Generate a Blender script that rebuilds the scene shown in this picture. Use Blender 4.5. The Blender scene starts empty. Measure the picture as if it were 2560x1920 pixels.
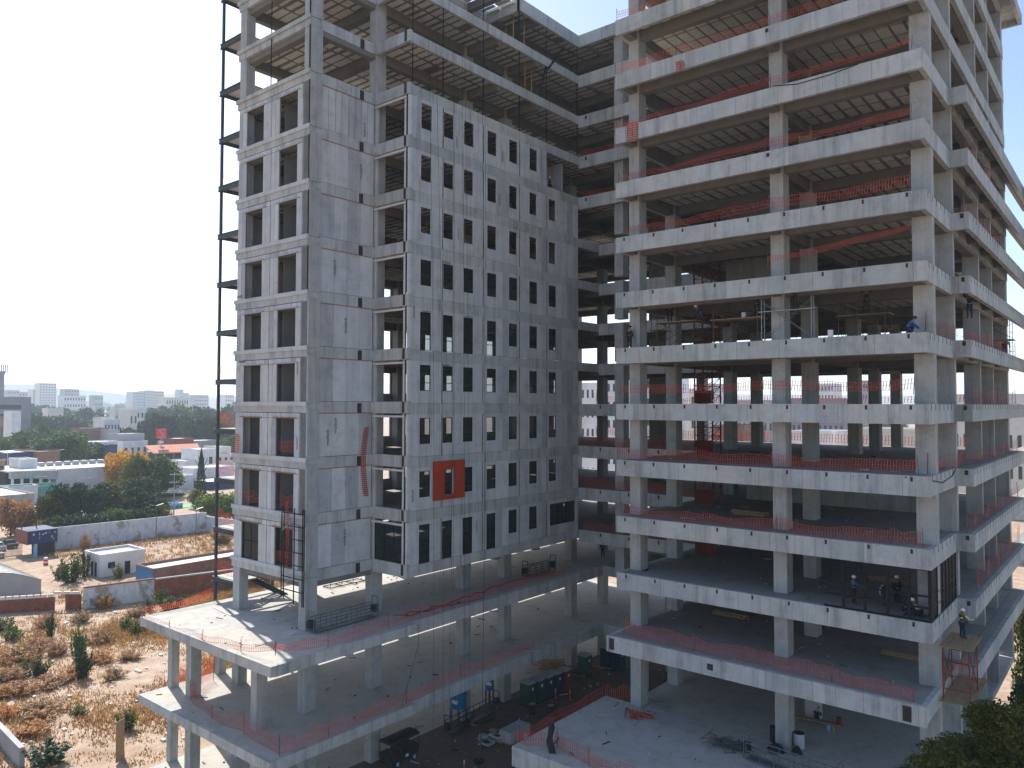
import bpy, bmesh, math, random
from mathutils import Vector, Matrix
random.seed(7)
S = bpy.context.scene
COL = S.collection
# ------------------------------------------------------------------ camera, sky, sun, exposure
cam = bpy.data.cameras.new('camera'); camo = bpy.data.objects.new('camera', cam); COL.objects.link(camo)
cam.sensor_fit = 'HORIZONTAL'; cam.sensor_width = 36.0; cam.lens = 36.0*1914.2/2560.0
cam.shift_y = -0.0053; cam.clip_start = 0.5; cam.clip_end = 20000
camo.location = (0, 0, 0)
camo.rotation_euler = (Matrix.Rotation(0.6912, 3, 'Z') @ Matrix.Rotation(math.pi/2+0.0341, 3, 'X') @ Matrix.Rotation(0.0020, 3, 'Z')).to_euler()
S.camera = camo
SUN = Vector((-1.0, 0.28, 1.02)).normalized()
W = bpy.data.worlds.new('World'); S.world = W; W.use_nodes = True
wn = W.node_tree; bg = wn.nodes['Background']
sky = wn.nodes.new('ShaderNodeTexSky'); sky.sky_type = 'NISHITA'; sky.sun_disc = False
sky.sun_elevation = math.asin(SUN.z); sky.sun_rotation = math.atan2(SUN.x, SUN.y)
sky.altitude = 1800; sky.air_density = 1.0; sky.dust_density = 4.0; sky.ozone_density = 0.6
wn.links.new(sky.outputs[0], bg.inputs[0]); bg.inputs[1].default_value = 0.138
sl = bpy.data.lights.new('sun', 'SUN'); sl.energy = 5.0; sl.angle = math.radians(0.6); sl.color = (1.0, 0.93, 0.84)
so = bpy.data.objects.new('sun', sl); COL.objects.link(so); so.rotation_euler = SUN.to_track_quat('Z', 'Y').to_euler()
S.render.engine = 'CYCLES'
S.view_settings.view_transform = 'Standard'; S.view_settings.look = 'None'
S.view_settings.exposure = 0.80; S.view_settings.gamma = 1.0
S.cycles.max_bounces = 8; S.cycles.volume_bounces = 2; S.cycles.diffuse_bounces = 5; S.cycles.transparent_max_bounces = 12

H = 4.2
S0Z, GZ = -22.72, -28.6
def L(k): return (k-5)*H+0.08 if k >= 1 else (S0Z if k == 0 else GZ)

# ------------------------------------------------------------------ materials
def newmat(name):
    m = bpy.data.materials.new(name); m.use_nodes = True
    nt = m.node_tree; b = nt.nodes['Principled BSDF']; b.inputs['Roughness'].default_value = 0.9
    if 'Specular IOR Level' in b.inputs: b.inputs['Specular IOR Level'].default_value = 0.25
    return m, nt, b
def nd(nt, t, **kw):
    n = nt.nodes.new(t)
    for k, v in kw.items(): setattr(n, k, v)
    return n
def posvec(nt, scale):
    g = nd(nt, 'ShaderNodeNewGeometry'); mp = nd(nt, 'ShaderNodeMapping'); mp.inputs['Scale'].default_value = scale
    nt.links.new(g.outputs['Position'], mp.inputs['Vector']); return mp.outputs[0]
def noise(nt, scale, sc3=(1, 1, 1), detail=5, rough=0.6, objspace=False):
    n = nd(nt, 'ShaderNodeTexNoise'); n.inputs['Scale'].default_value = scale
    n.inputs['Detail'].default_value = detail; n.inputs['Roughness'].default_value = rough
    nt.links.new(posvec(nt, sc3), n.inputs['Vector']); return n.outputs['Fac']
def ramp(nt, fac, pts):
    r = nd(nt, 'ShaderNodeValToRGB'); e = r.color_ramp.elements
    while len(e) < len(pts): e.new(0.5)
    for i, (p, c) in enumerate(pts):
        e[i].position = p; e[i].color = (c[0], c[1], c[2], 1) if hasattr(c, '__len__') else (c, c, c, 1)
    nt.links.new(fac, r.inputs[0]); return r.outputs[0]
def mix(nt, a, b, fac, mode='MIX'):
    m = nd(nt, 'ShaderNodeMix', data_type='RGBA', blend_type=mode)
    for s, v in ((m.inputs[0], fac), (m.inputs[6], a), (m.inputs[7], b)):
        if hasattr(v, 'is_linked'): nt.links.new(v, s)
        elif hasattr(v, '__len__'): s.default_value = (v[0], v[1], v[2], 1)
        else: s.default_value = v
    return m.outputs[2]
def bump(nt, b, fac, strength=0.3, dist=0.02):
    n = nd(nt, 'ShaderNodeBump'); n.inputs['Strength'].default_value = strength; n.inputs['Distance'].default_value = dist
    nt.links.new(fac, n.inputs['Height']); nt.links.new(n.outputs[0], b.inputs['Normal'])
def plain(name, c, rough=0.8, var=0.15, scale=1.5, metal=0.0):
    m, nt, b = newmat(name); b.inputs['Roughness'].default_value = rough; b.inputs['Metallic'].default_value = metal
    f = noise(nt, scale)
    lo = [x*(1-var) for x in c]; hi = [min(1, x*(1+var)) for x in c]
    nt.links.new(ramp(nt, f, [(0.3, lo), (0.7, hi)]), b.inputs['Base Color']); return m
def seam_mask(nt, period, width):
    g = nd(nt, 'ShaderNodeNewGeometry'); s = nd(nt, 'ShaderNodeSeparateXYZ'); nt.links.new(g.outputs['Position'], s.inputs[0])
    ad = nd(nt, 'ShaderNodeMath', operation='ADD'); nt.links.new(s.outputs[0], ad.inputs[0]); nt.links.new(s.outputs[1], ad.inputs[1])
    # each storey has its own offset, so seams do not line up from floor to floor
    fz = nd(nt, 'ShaderNodeMath', operation='MULTIPLY'); nt.links.new(s.outputs[2], fz.inputs[0]); fz.inputs[1].default_value = 1/4.2
    fo = nd(nt, 'ShaderNodeMath', operation='FLOOR'); ao = nd(nt, 'ShaderNodeMath', operation='ADD'); nt.links.new(fz.outputs[0], ao.inputs[0]); ao.inputs[1].default_value = 0.35
    nt.links.new(ao.outputs[0], fo.inputs[0])
    mm = nd(nt, 'ShaderNodeMath', operation='MULTIPLY'); nt.links.new(fo.outputs[0], mm.inputs[0]); mm.inputs[1].default_value = 0.713
    a2 = nd(nt, 'ShaderNodeMath', operation='ADD'); nt.links.new(ad.outputs[0], a2.inputs[0]); nt.links.new(mm.outputs[0], a2.inputs[1])
    d = nd(nt, 'ShaderNodeMath', operation='DIVIDE'); nt.links.new(a2.outputs[0], d.inputs[0]); d.inputs[1].default_value = period
    fr = nd(nt, 'ShaderNodeMath', operation='FRACT'); nt.links.new(d.outputs[0], fr.inputs[0])
    lt = nd(nt, 'ShaderNodeMath', operation='LESS_THAN'); nt.links.new(fr.outputs[0], lt.inputs[0]); lt.inputs[1].default_value = width/period
    fl = nd(nt, 'ShaderNodeMath', operation='FLOOR'); nt.links.new(d.outputs[0], fl.inputs[0])
    cb = nd(nt, 'ShaderNodeCombineXYZ'); nt.links.new(fl.outputs[0], cb.inputs[0]); nt.links.new(fo.outputs[0], cb.inputs[1])
    wn_ = nd(nt, 'ShaderNodeTexWhiteNoise', noise_dimensions='2D'); nt.links.new(cb.outputs[0], wn_.inputs['Vector'])
    return lt.outputs[0], wn_.outputs['Value']
def concrete(name, c, stain=0.25, seams=None, warm=0.0, wet=0.0):
    m, nt, b = newmat(name)
    big = noise(nt, 0.16, detail=3); mid = noise(nt, 0.9, detail=6, rough=0.7); fine = noise(nt, 9, detail=4)
    streak = noise(nt, 1.0, (1.6, 1.6, 0.10), detail=6, rough=0.72)
    c2 = [c[0]*1.06, c[1]*1.02, c[2]*0.95]
    base = mix(nt, c, c2, ramp(nt, big, [(0.35, 0), (0.65, 1)]))
    v = ramp(nt, mid, [(0.25, 0.74), (0.5, 1.0), (0.78, 1.12)])
    base = mix(nt, base, v, 1.0, 'MULTIPLY')
    st = ramp(nt, streak, [(0.30, 1-stain), (0.52, 1.0)])
    base = mix(nt, base, st, 1.0, 'MULTIPLY')
    f2 = ramp(nt, fine, [(0.3, 0.92), (0.7, 1.06)])
    base = mix(nt, base, f2, 1.0, 'MULTIPLY')
    if seams:
        sm, wv_ = seam_mask(nt, seams, 0.03)
        base = mix(nt, base, ramp(nt, wv_, [(0.0, (0.86, 0.87, 0.86)), (0.5, (1.0, 1.0, 1.0)), (1.0, (1.07, 1.06, 1.04))]), 1.0, 'MULTIPLY')
        base = mix(nt, base, [x*0.5 for x in c], sm)
    nt.links.new(base, b.inputs['Base Color'])
    bump(nt, b, mid, 0.25, 0.03)
    return m
M = {}
M['fascia'] = concrete('cast_concrete_beam', (0.405, 0.428, 0.435), 0.40, seams=2.9)
M['fascia_dark'] = concrete('dark_concrete_beam', (0.27, 0.285, 0.285), 0.35, seams=3.1)  # darker tone of the beam concrete, used on a single storey
M['column'] = concrete('cast_concrete_column', (0.355, 0.37, 0.372), 0.30)
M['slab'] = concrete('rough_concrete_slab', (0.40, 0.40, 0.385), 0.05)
M['slabdark'] = concrete('painted_shade_slab', (0.265, 0.262, 0.255), 0.05)  # same rough slab, with the shade of the interior floors put into its colour
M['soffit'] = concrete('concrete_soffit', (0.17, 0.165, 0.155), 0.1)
M['blk'] = concrete('infill_block', (0.60, 0.575, 0.52), 0.16)
M['panel'] = concrete('aerated_panel', (0.46, 0.485, 0.505), 0.22)
M['panel2'] = concrete('aerated_panel_grey', (0.36, 0.38, 0.41), 0.24)
M['panel3'] = concrete('aerated_panel_pale', (0.51, 0.535, 0.56), 0.08)
M['mortar'] = plain('dark_joint', (0.07, 0.07, 0.07))
M['rust'] = plain('orange_mortar', (0.30, 0.15, 0.07), 0.9, 0.4, 4)
M['pocket'] = plain('pocket_brown', (0.045, 0.035, 0.03), 0.9, 0.4, 8)
M['black'] = plain('black_metal', (0.010, 0.011, 0.012), 0.7, 0.2, 3, 0.0)
M['steel'] = plain('dark_steel', (0.035, 0.05, 0.06), 0.5, 0.25, 1.0, 0.2)
M['steelred'] = plain('primer_red_steel', (0.20, 0.035, 0.025), 0.6, 0.3, 1.5)
M['galv'] = plain('galvanised_steel', (0.30, 0.33, 0.34), 0.45, 0.25, 5, 0.5)
M['yellow'] = plain('yellow_scaffold', (0.42, 0.25, 0.07), 0.6, 0.3, 3)
M['scaf'] = plain('rusty_scaffold', (0.12, 0.09, 0.075), 0.7, 0.4, 3)
M['timber'] = plain('timber', (0.30, 0.20, 0.11), 0.8, 0.3, 5)
M['acmred'] = plain('red_cladding', (0.36, 0.045, 0.022), 0.55, 0.12, 0.5)
M['white'] = plain('white_paint', (0.62, 0.64, 0.66), 0.7, 0.14, 0.35)
M['cream'] = plain('cream_paint', (0.62, 0.60, 0.55), 0.8, 0.08, 0.6)
M['greywall'] = plain('grey_render', (0.34, 0.35, 0.36), 0.85, 0.12, 0.5)
M['purple'] = plain('grey_violet_facade', (0.22, 0.21, 0.25), 0.8, 0.12, 0.2)
M['brick'] = plain('red_brick', (0.22, 0.075, 0.05), 0.9, 0.35, 2)
M['brickbrown'] = plain('brown_render', (0.22, 0.13, 0.10), 0.9, 0.25, 1)
M['terracotta'] = plain('terracotta_roof', (0.50, 0.22, 0.14), 0.85, 0.2, 1)
M['navy'] = plain('navy_paint', (0.02, 0.04, 0.11), 0.7, 0.15, 1)
M['blue'] = plain('blue_plastic', (0.015, 0.15, 0.35), 0.35, 0.1, 1)
M['teal'] = plain('teal_paint', (0.09, 0.33, 0.30), 0.7, 0.15, 1)
M['green'] = plain('green_tarp', (0.02, 0.34, 0.09), 0.6, 0.15, 1)
M['dkgreen'] = plain('dark_green_plastic', (0.012, 0.07, 0.045), 0.45, 0.2, 1)
M['dkblue'] = plain('dark_blue_plastic', (0.012, 0.035, 0.08), 0.45, 0.2, 1)
M['dkred'] = plain('maroon_plastic', (0.16, 0.02, 0.015), 0.5, 0.2, 1)
M['signred'] = plain('sign_red', (0.60, 0.02, 0.035), 0.5, 0.05, 1)
M['roofwhite'] = plain('white_roof', (0.62, 0.59, 0.56), 0.9, 0.12, 0.4)
M['metalroof'] = plain('sheet_metal_roof', (0.42, 0.43, 0.43), 0.6, 0.15, 0.6)
M['orange'] = plain('safety_orange', (0.72, 0.10, 0.02), 0.6, 0.15, 3)
M['bluesheen'] = plain('light_blue_paint', (0.20, 0.45, 0.65), 0.6, 0.1, 1)
M['skin'] = plain('skin', (0.28, 0.15, 0.09), 0.7, 0.1, 5)
M['hat'] = plain('hard_hat_white', (0.80, 0.80, 0.78), 0.4, 0.03, 5)
M['hatorange'] = plain('hard_hat_orange', (0.80, 0.22, 0.02), 0.4, 0.03, 5)
M['denim'] = plain('denim', (0.02, 0.035, 0.075), 0.9, 0.25, 8)
M['dark'] = plain('dark_cloth', (0.022, 0.024, 0.028), 0.9, 0.3, 8)
M['vest'] = plain('green_vest', (0.015, 0.06, 0.045), 0.9, 0.3, 8)
M['redcloth'] = plain('red_shirt', (0.28, 0.035, 0.03), 0.9, 0.3, 8)
M['shirt'] = plain('pale_shirt', (0.45, 0.47, 0.50), 0.9, 0.1, 8)
M['blueshirt'] = plain('blue_shirt', (0.03, 0.10, 0.33), 0.9, 0.2, 8)
M['hivis'] = plain('hivis_yellow', (0.62, 0.70, 0.08), 0.7, 0.05, 8)
M['rubber'] = plain('rubber', (0.02, 0.02, 0.02), 0.8, 0.2, 8)
M['tube'] = plain('tube_metal', (0.10, 0.10, 0.10), 0.5, 0.2, 8, 0.3)
m, nt, b = newmat('window_glass'); b.inputs['Base Color'].default_value = (0.02, 0.03, 0.03, 1); b.inputs['Roughness'].default_value = 0.08
b.inputs['Alpha'].default_value = 0.5; M['glass'] = m
m, nt, b = newmat('far_glass'); b.inputs['Base Color'].default_value = (0.05, 0.06, 0.07, 1); b.inputs['Roughness'].default_value = 0.15; M['farglass'] = m
m, nt, b = newmat('dark_glass'); b.inputs['Base Color'].default_value = (0.015, 0.02, 0.022, 1); b.inputs['Roughness'].default_value = 0.6; b.inputs['Specular IOR Level'].default_value = 0.05; b.inputs['Alpha'].default_value = 0.8; M['glassdark'] = m
def netmat():
    m, nt, b = newmat('orange_safety_net'); b.inputs['Roughness'].default_value = 0.6
    f = noise(nt, 1.2); nt.links.new(ramp(nt, f, [(0.3, (0.44, 0.06, 0.035)), (0.7, (0.62, 0.115, 0.07))]), b.inputs['Base Color'])
    tr = nd(nt, 'ShaderNodeBsdfTranslucent'); tr.inputs[0].default_value = (0.7, 0.10, 0.05, 1)
    mx = nd(nt, 'ShaderNodeMixShader'); mx.inputs[0].default_value = 0.4
    nt.links.new(b.outputs[0], mx.inputs[1]); nt.links.new(tr.outputs[0], mx.inputs[2])
    nt.links.new(mx.outputs[0], nt.nodes['Material Output'].inputs[0]); return m
M['net'] = netmat()
def leafmat(name, c1, c2, c3, trans=0.35):
    m, nt, b = newmat(name); b.inputs['Roughness'].default_value = 0.65
    g = nd(nt, 'ShaderNodeNewGeometry'); oi = nd(nt, 'ShaderNodeObjectInfo')
    n1 = noise(nt, 0.5, detail=3)
    cc = ramp(nt, g.outputs['Random Per Island'], [(0.0, c1), (0.55, c2), (1.0, c3)])
    v = ramp(nt, n1, [(0.35, 0.72), (0.65, 1.2)]); cc = mix(nt, cc, v, 1.0, 'MULTIPLY')
    v2 = ramp(nt, oi.outputs['Random'], [(0.0, (0.75, 0.85, 0.85)), (0.5, (1, 1, 1)), (1.0, (1.25, 1.1, 0.8))]); cc = mix(nt, cc, v2, 1.0, 'MULTIPLY')
    nt.links.new(cc, b.inputs['Base Color'])
    tr = nd(nt, 'ShaderNodeBsdfTranslucent'); nt.links.new(cc, tr.inputs[0])
    mx = nd(nt, 'ShaderNodeMixShader'); mx.inputs[0].default_value = trans
    nt.links.new(b.outputs[0], mx.inputs[1]); nt.links.new(tr.outputs[0], mx.inputs[2])
    nt.links.new(mx.outputs[0], nt.nodes['Material Output'].inputs[0]); return m
M['leaf'] = leafmat('green_leaves', (0.022, 0.060, 0.016), (0.045, 0.10, 0.022), (0.09, 0.16, 0.032))
M['leafdark'] = leafmat('dark_leaves', (0.012, 0.034, 0.018), (0.024, 0.058, 0.024), (0.05, 0.09, 0.03), 0.25)
M['leafbright'] = leafmat('bright_leaves', (0.05, 0.09, 0.012), (0.10, 0.16, 0.02), (0.17, 0.22, 0.03))
M['leafyellow'] = leafmat('yellow_blossom', (0.30, 0.17, 0.02), (0.55, 0.30, 0.02), (0.62, 0.38, 0.04))
M['leafdry'] = leafmat('dry_brown_leaves', (0.22, 0.12, 0.06), (0.38, 0.20, 0.09), (0.50, 0.30, 0.14))
M['leafolive'] = leafmat('olive_leaves', (0.034, 0.050, 0.012), (0.065, 0.085, 0.018), (0.14, 0.155, 0.026))
M['grass'] = leafmat('dry_grass', (0.30, 0.15, 0.055), (0.47, 0.265, 0.10), (0.60, 0.39, 0.17), 0.3)
M['bark'] = plain('bark', (0.09, 0.065, 0.045), 0.9, 0.3, 4)

# ------------------------------------------------------------------ mesh helpers
class MB:
    def __init__(s): s.v = []; s.f = []; s.mi = []; s.mats = []
    def slot(s, m):
        if m not in s.mats: s.mats.append(m)
        return s.mats.index(m)
    def add(s, vs, fs, m=None):
        o = len(s.v); s.v += [tuple(v) for v in vs]; k = s.slot(m) if m else 0
        for f in fs: s.f.append(tuple(i+o for i in f)); s.mi.append(k)
    def box(s, x0, x1, y0, y1, z0, z1, m=None):
        if x0 > x1: x0, x1 = x1, x0
        if y0 > y1: y0, y1 = y1, y0
        s.add([(x0,y0,z0),(x1,y0,z0),(x1,y1,z0),(x0,y1,z0),(x0,y0,z1),(x1,y0,z1),(x1,y1,z1),(x0,y1,z1)],
              [(0,3,2,1),(4,5,6,7),(0,1,5,4),(1,2,6,5),(2,3,7,6),(3,0,4,7)], m)
    def bar(s, a, b, w, h=None, m=None, up=(0,0,1)):
        a = Vector(a); b = Vector(b); d = (b-a).normalized(); h = h or w
        u = Vector(up)
        if abs(d.dot(u)) > 0.95: u = Vector((1,0,0))
        r = d.cross(u).normalized()*w/2; t = r.cross(d).normalized()*h/2
        s.add([a-r-t,a+r-t,a+r+t,a-r+t,b-r-t,b+r-t,b+r+t,b-r+t],
              [(0,3,2,1),(4,5,6,7),(0,1,5,4),(1,2,6,5),(2,3,7,6),(3,0,4,7)], m)
    def tube(s, a, b, r, n=6, m=None, r2=None, caps=True):
        a = Vector(a); b = Vector(b); d = (b-a).normalized(); r2 = r if r2 is None else r2
        u = Vector((0,0,1)) if abs(d.z) < 0.9 else Vector((1,0,0)); x = d.cross(u).normalized(); y = x.cross(d)
        vs = []
        for p, rr in ((a, r), (b, r2)):
            for i in range(n):
                t = 2*math.pi*i/n; vs.append(p+x*math.cos(t)*rr+y*math.sin(t)*rr)
        fs = [(i, (i+1) % n, n+(i+1) % n, n+i) for i in range(n)]
        if caps: fs += [tuple(range(n-1, -1, -1)), tuple(range(n, 2*n))]
        s.add(vs, fs, m)
    def lathe(s, c, prof, n=12, m=None):
        vs = []; k = len(prof)
        for r, z in prof:
            for i in range(n):
                t = 2*math.pi*i/n; vs.append((c[0]+r*math.cos(t), c[1]+r*math.sin(t), c[2]+z))
        fs = [(j*n+i, j*n+(i+1) % n, (j+1)*n+(i+1) % n, (j+1)*n+i) for j in range(k-1) for i in range(n)]
        fs += [tuple(range(n-1, -1, -1)), tuple(range((k-1)*n, k*n))]
        s.add(vs, fs, m)
    def poly(s, pts, m=None): s.add(pts, [tuple(range(len(pts)))], m)
    def build(s, name, mat=None, parent=None, org=None, kind=None, label=None):
        if not s.v: return None
        if org is None:
            xs = [v[0] for v in s.v]; ys = [v[1] for v in s.v]; zs = [v[2] for v in s.v]
            org = ((min(xs)+max(xs))/2, (min(ys)+max(ys))/2, min(zs))
        me = bpy.data.meshes.new(name)
        me.from_pydata([(v[0]-org[0], v[1]-org[1], v[2]-org[2]) for v in s.v], [], s.f)
        if s.mats:
            for m in s.mats: me.materials.append(M[m])
            me.polygons.foreach_set('material_index', s.mi)
        else: me.materials.append(M[mat] if isinstance(mat, str) else mat)
        me.update()
        return link(name, me, org, parent, kind, label)
def wloc(o):
    v = Vector((0, 0, 0))
    while o is not None: v += o.location; o = o.parent
    return v
def link(name, me, org, parent=None, kind=None, label=None):
    o = bpy.data.objects.new(name, me); COL.objects.link(o)
    if parent is not None: o.parent = parent; o.location = Vector(org)-wloc(parent)
    else: o.location = org
    if kind: o['kind'] = kind
    if label: o['label'] = label
    return o
def tag(o, label, cat, group=None):
    o['label'] = label; o['category'] = cat
    if group: o['group'] = group
    return o
def thing(name, label, cat, loc, group=None):
    return tag(link(name, None, loc), label, cat, group)
def ebox(name, mat, parent, x0, x1, y0, y1, z0, z1, **kw):
    b = MB(); b.box(x0, x1, y0, y1, z0, z1); return b.build(name, mat, parent, **kw)
def copy_thing(src, loc, label, rz=0.0, scale=None, group=None):
    def cp(o, parent):
        c = o.copy(); COL.objects.link(c)
        if parent is not None: c.parent = parent
        for ch in list(o.children): cp(ch, c)
        return c
    r = cp(src, None); r.location = loc; r.rotation_euler = (0, 0, rz)
    if scale is not None: r.scale = scale if hasattr(scale, '__len__') else (scale,)*3
    r['label'] = label
    if group: r['group'] = group
    return r

# ------------------------------------------------------------------ the tower under construction
BLD = thing('unfinished_tower', 'bare concrete high-rise frame with clad left wing and open right wing around a courtyard', 'building', (-35, 55, GZ))
CX = [(-58.0, -57.05), (-48.95, -48.1), (-40.3, -39.3), (-30.6, -29.7), (-19.5, -18.6), (-10.85, -9.75)]
CY = [(34.25, 35.3), (40.6, 41.65), (51.2, 52.3), (57.0, 58.1), (64.6, 65.6), (68.2, 69.3), (74.6, 75.6), (82.4, 83.4)]
def in_foot(k, x, y):
    if x < -44: return y >= (28 if k <= 1 else 34)
    if x < -31: return y > 63.8
    return y > (39.9 if k == 0 else 47.7 if k == 1 else 49.5)
def footprint(k):
    if k <= 1:
        r = [(-61.2, -43.2, 28.2, 40.8), (-61.2, -43.85, 40.8, 84.0)]
        r += [(-43.85, -9.7, 67.9, 84.0)]
        r += [(-33.0, 2.0, 39.95, 51.45), (-30.8, 2.0, 51.45, 67.9)] if k == 0 else [(-30.55, -9.7, 47.75, 67.9)]
        if k == 1: r += [(-9.7, -8.65, 57.2, 84.0)]
    else:
        yb = 67.6 if k in (6, 7, 8, 9) else 63.9
        r = [(-58.2, -48.2, 34.2, 84.0), (-48.2, -44.1, 40.6, 84.0), (-44.1, -9.7, yb, 84.0), (-30.8, -9.7, 49.57, yb)]
        if k <= 10: r += [(-9.7, -8.65, 57.2, 97.0)]
        if k == 14: r[0] = (-58.2, -48.2, 34.2, 84.0); r[1] = (-48.2, -44.1, 54.3, 84.0)
    return r
def beam(bld, x0, x1, y0, y1, ztop, h, mat='fascia', name='edge_beam'):
    return ebox(name, mat, bld, x0, x1, y0, y1, ztop-h, ztop)
CUTY = 0.30
slabs = {}
for k in range(0, 15):
    z = L(k); mb = MB(); rs = footprint(k)
    th = 0.42 if k > 1 else 0.5
    for (x0, x1, y0, y1) in rs:
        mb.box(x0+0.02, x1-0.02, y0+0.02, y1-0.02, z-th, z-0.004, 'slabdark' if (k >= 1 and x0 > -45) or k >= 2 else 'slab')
    # remove overlapping walls between neighbours by letting them touch; top is one flush level
    sl_ = mb.build('floor_slab', 'slab', BLD, org=(-35, 55, z-th)); slabs[k] = sl_
# soffit planes and edge beams
for k in range(0, 15):
    z = L(k); P = slabs[k]; tR, tL, tB = 1.18, 0.83, 0.98
    if k == 0:
        beam(P, -61.2, -43.2, 28.2, 28.5, z, 0.67); beam(P, -61.2, -60.9, 28.5, 84, z, 0.67)
        beam(P, -43.5, -43.2, 28.5, 40.8, z, 0.75); beam(P, -44.15, -43.85, 40.8, 67.9, z, 1.0); beam(P, -43.85, -33, 67.9, 68.2, z, 1.0)
        beam(P, -33, 2, 39.95, 40.25, z, 1.3); beam(P, -33, -32.7, 40.25, 51.45, z, 1.3); beam(P, -32.7, -30.8, 51.15, 51.45, z, 1.3)
        beam(P, -30.8, -30.5, 51.45, 67.9, z, 1.0)
    elif k == 1:
        beam(P, -61.2, -43.2, 28.2, 28.5, z, 0.67); beam(P, -61.2, -60.9, 28.5, 84, z, 0.67)
        beam(P, -43.5, -43.2, 28.5, 40.8, z, 0.72); beam(P, -44.15, -43.85, 40.8, 67.9, z, 1.0); beam(P, -43.85, -30.55, 67.9, 68.2, z, 1.0)
        beam(P, -30.55, -9.7, 47.75, 48.05, z, 1.14); beam(P, -30.55, -30.25, 48.05, 67.9, z, 1.1)
        beam(P, -10.0, -9.7, 48.05, 57.2, z, 1.0)
    else:
        yb = 67.6 if k in (6, 7, 8, 9) else 63.9
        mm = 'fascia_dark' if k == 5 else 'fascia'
        ts = tR
        # left wing
        if k < 14:
            beam(P, -58.2, -48.2, 34.2, 34.5, z+0.10, tL-0.02 if k > 2 else 0.83)
            beam(P, -48.5, -48.2, 34.5, 40.6, z+0.12, 0.85); beam(P, -48.2, -44.1, 40.6, 40.9, z+0.14, 0.92 if k > 2 else 1.0)
            beam(P, -44.4, -44.1, 40.9, 63.9, z, tL+0.02); beam(P, -58.2, -57.9, 34.5, 84, z, 0.85)
            if yb > 64: beam(P, -44.4, -44.1, 63.9, yb, z, 0.85)
        else:
            beam(P, -58.2, -48.2, 34.2, 34.5, z+0.10, 0.8); beam(P, -44.4, -44.1, 54.3, 63.9, z, 1.2)
            beam(P, -48.2, -44.1, 54.3, 54.6, z, 1.2); beam(P, -48.5, -48.2, 34.5, 54.3, z, 1.0)
        # back wing
        beam(P, -44.1, -30.8, yb, yb+0.3, z, 1.22 if k > 9 else 1.18)
        # right block
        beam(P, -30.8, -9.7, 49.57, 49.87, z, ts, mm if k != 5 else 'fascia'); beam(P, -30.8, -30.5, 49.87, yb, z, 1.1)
        beam(P, -10.0, -9.7, 49.87, 57.2 if k <= 10 else 84, z, ts)
    if 1 <= k <= 10:
        mm = 'fascia_dark' if k == 5 else 'fascia'
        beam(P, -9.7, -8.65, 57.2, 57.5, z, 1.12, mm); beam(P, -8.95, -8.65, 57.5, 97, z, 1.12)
        beam(P, -10.0, -9.7, 57.5, 84, z-0.42, 0.7, name='cross_beam')
    # far edge
    beam(P, -58.2 if k > 1 else -60.9, -10.0, 83.7, 84.0, z-0.01, 0.85)
    # interior beams on the column lines
    zb = z-0.42 if k > 1 else z-0.5
    hb = 0.72 if k > 1 else 0.45
    for (a, b_) in CX:
        xc = (a+b_)/2; ylo = [y for y in (28.5, 34.5, 40.9, 49.9, 64.2, 68.3) if in_foot(k, xc, y+0.1) and (y > 63 or xc > -31 or xc < -44)]
        if not ylo: continue
        lo = min(ylo)
        if k <= 1 and xc > -31: lo = 48.1 if k == 1 else 51.5
        if xc < -57: xx = (-57.85, -57.3)
        elif xc > -11: xx = (-10.6, -10.05)
        else: xx = (xc-0.28, xc+0.28)
        if -31 > xc > -41: lo = yb+0.3 if k > 1 else 68.3
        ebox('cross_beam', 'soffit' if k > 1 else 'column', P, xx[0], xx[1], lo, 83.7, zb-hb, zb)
    for (a, b_) in CY:
        yc = (a+b_)/2
        if yc < 40 and k <= 1: xs = [(-60.9, -43.5)]
        elif yc < 45: xs = [(-57.9, -48.5)]
        elif yc < 60: xs = [(-57.9, -44.4)] + [(-30.5, -10.0)]
        elif yc < 66: continue
        else: xs = [(-57.9, -10.0)]
        for (x0, x1) in xs:
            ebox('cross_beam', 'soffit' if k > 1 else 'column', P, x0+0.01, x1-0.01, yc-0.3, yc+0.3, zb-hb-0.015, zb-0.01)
# columns: each stands on its slab
colmesh = {}
def column(P, x0, x1, y0, y1, z0, z1):
    key = tuple(round(v, 2) for v in (x1-x0, y1-y0, z1-z0))
    org = ((x0+x1)/2, (y0+y1)/2, z0)
    if key in colmesh: return link('column', colmesh[key], org, P)
    b = MB(); b.box(x0, x1, y0, y1, z0, z1); o = b.build('column', 'column', P, org=org); colmesh[key] = o.data; return o
ncol = 0
for k in range(-1, 14):
    P = slabs[max(k, 0)]; z0 = L(k); z1 = L(k+1)-0.43
    for i, (x0, x1) in enumerate(CX):
        for j, (y0, y1) in enumerate(CY):
            if i == 2 and y0 < 64: continue
            if i == 2 and k >= 2 and y0 in (68.2,): continue
            if i >= 3 and y0 < 50: continue
            if y0 == 64.6 and not (i == 2 and k >= 1): continue
            if i < 2 and y0 == 57.0 and i == 0: continue
            if k >= 9 and y0 > 73 and i not in (0, 5): continue
            if k >= 11 and (y0 > 66) and i in (1, 2): continue
            if k >= 10 and i in (3, 4) and y0 > 60: continue
            if i >= 3 and k == -1 and y0 > 60: continue
            if i == 3 and y0 == 57.0 and k >= 9: continue
            yy0, yy1 = y0, y1
            if i == 0 and j == 0: yy1 = y0+0.8
            if i == 5 and y0 == 57.0: yy0, yy1 = 58.0, 58.55
            if i == 5 and y0 > 60: yy0, yy1 = y0, y0+0.45
            if i == 5 and y0 > 80: yy0, yy1 = 83.0, 83.98
            if i == 5 and y0 == 51.2: yy0, yy1 = 51.6, 52.3
            column(P, x0, x1, yy0, yy1, z0-0.005, z1); ncol += 1
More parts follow.
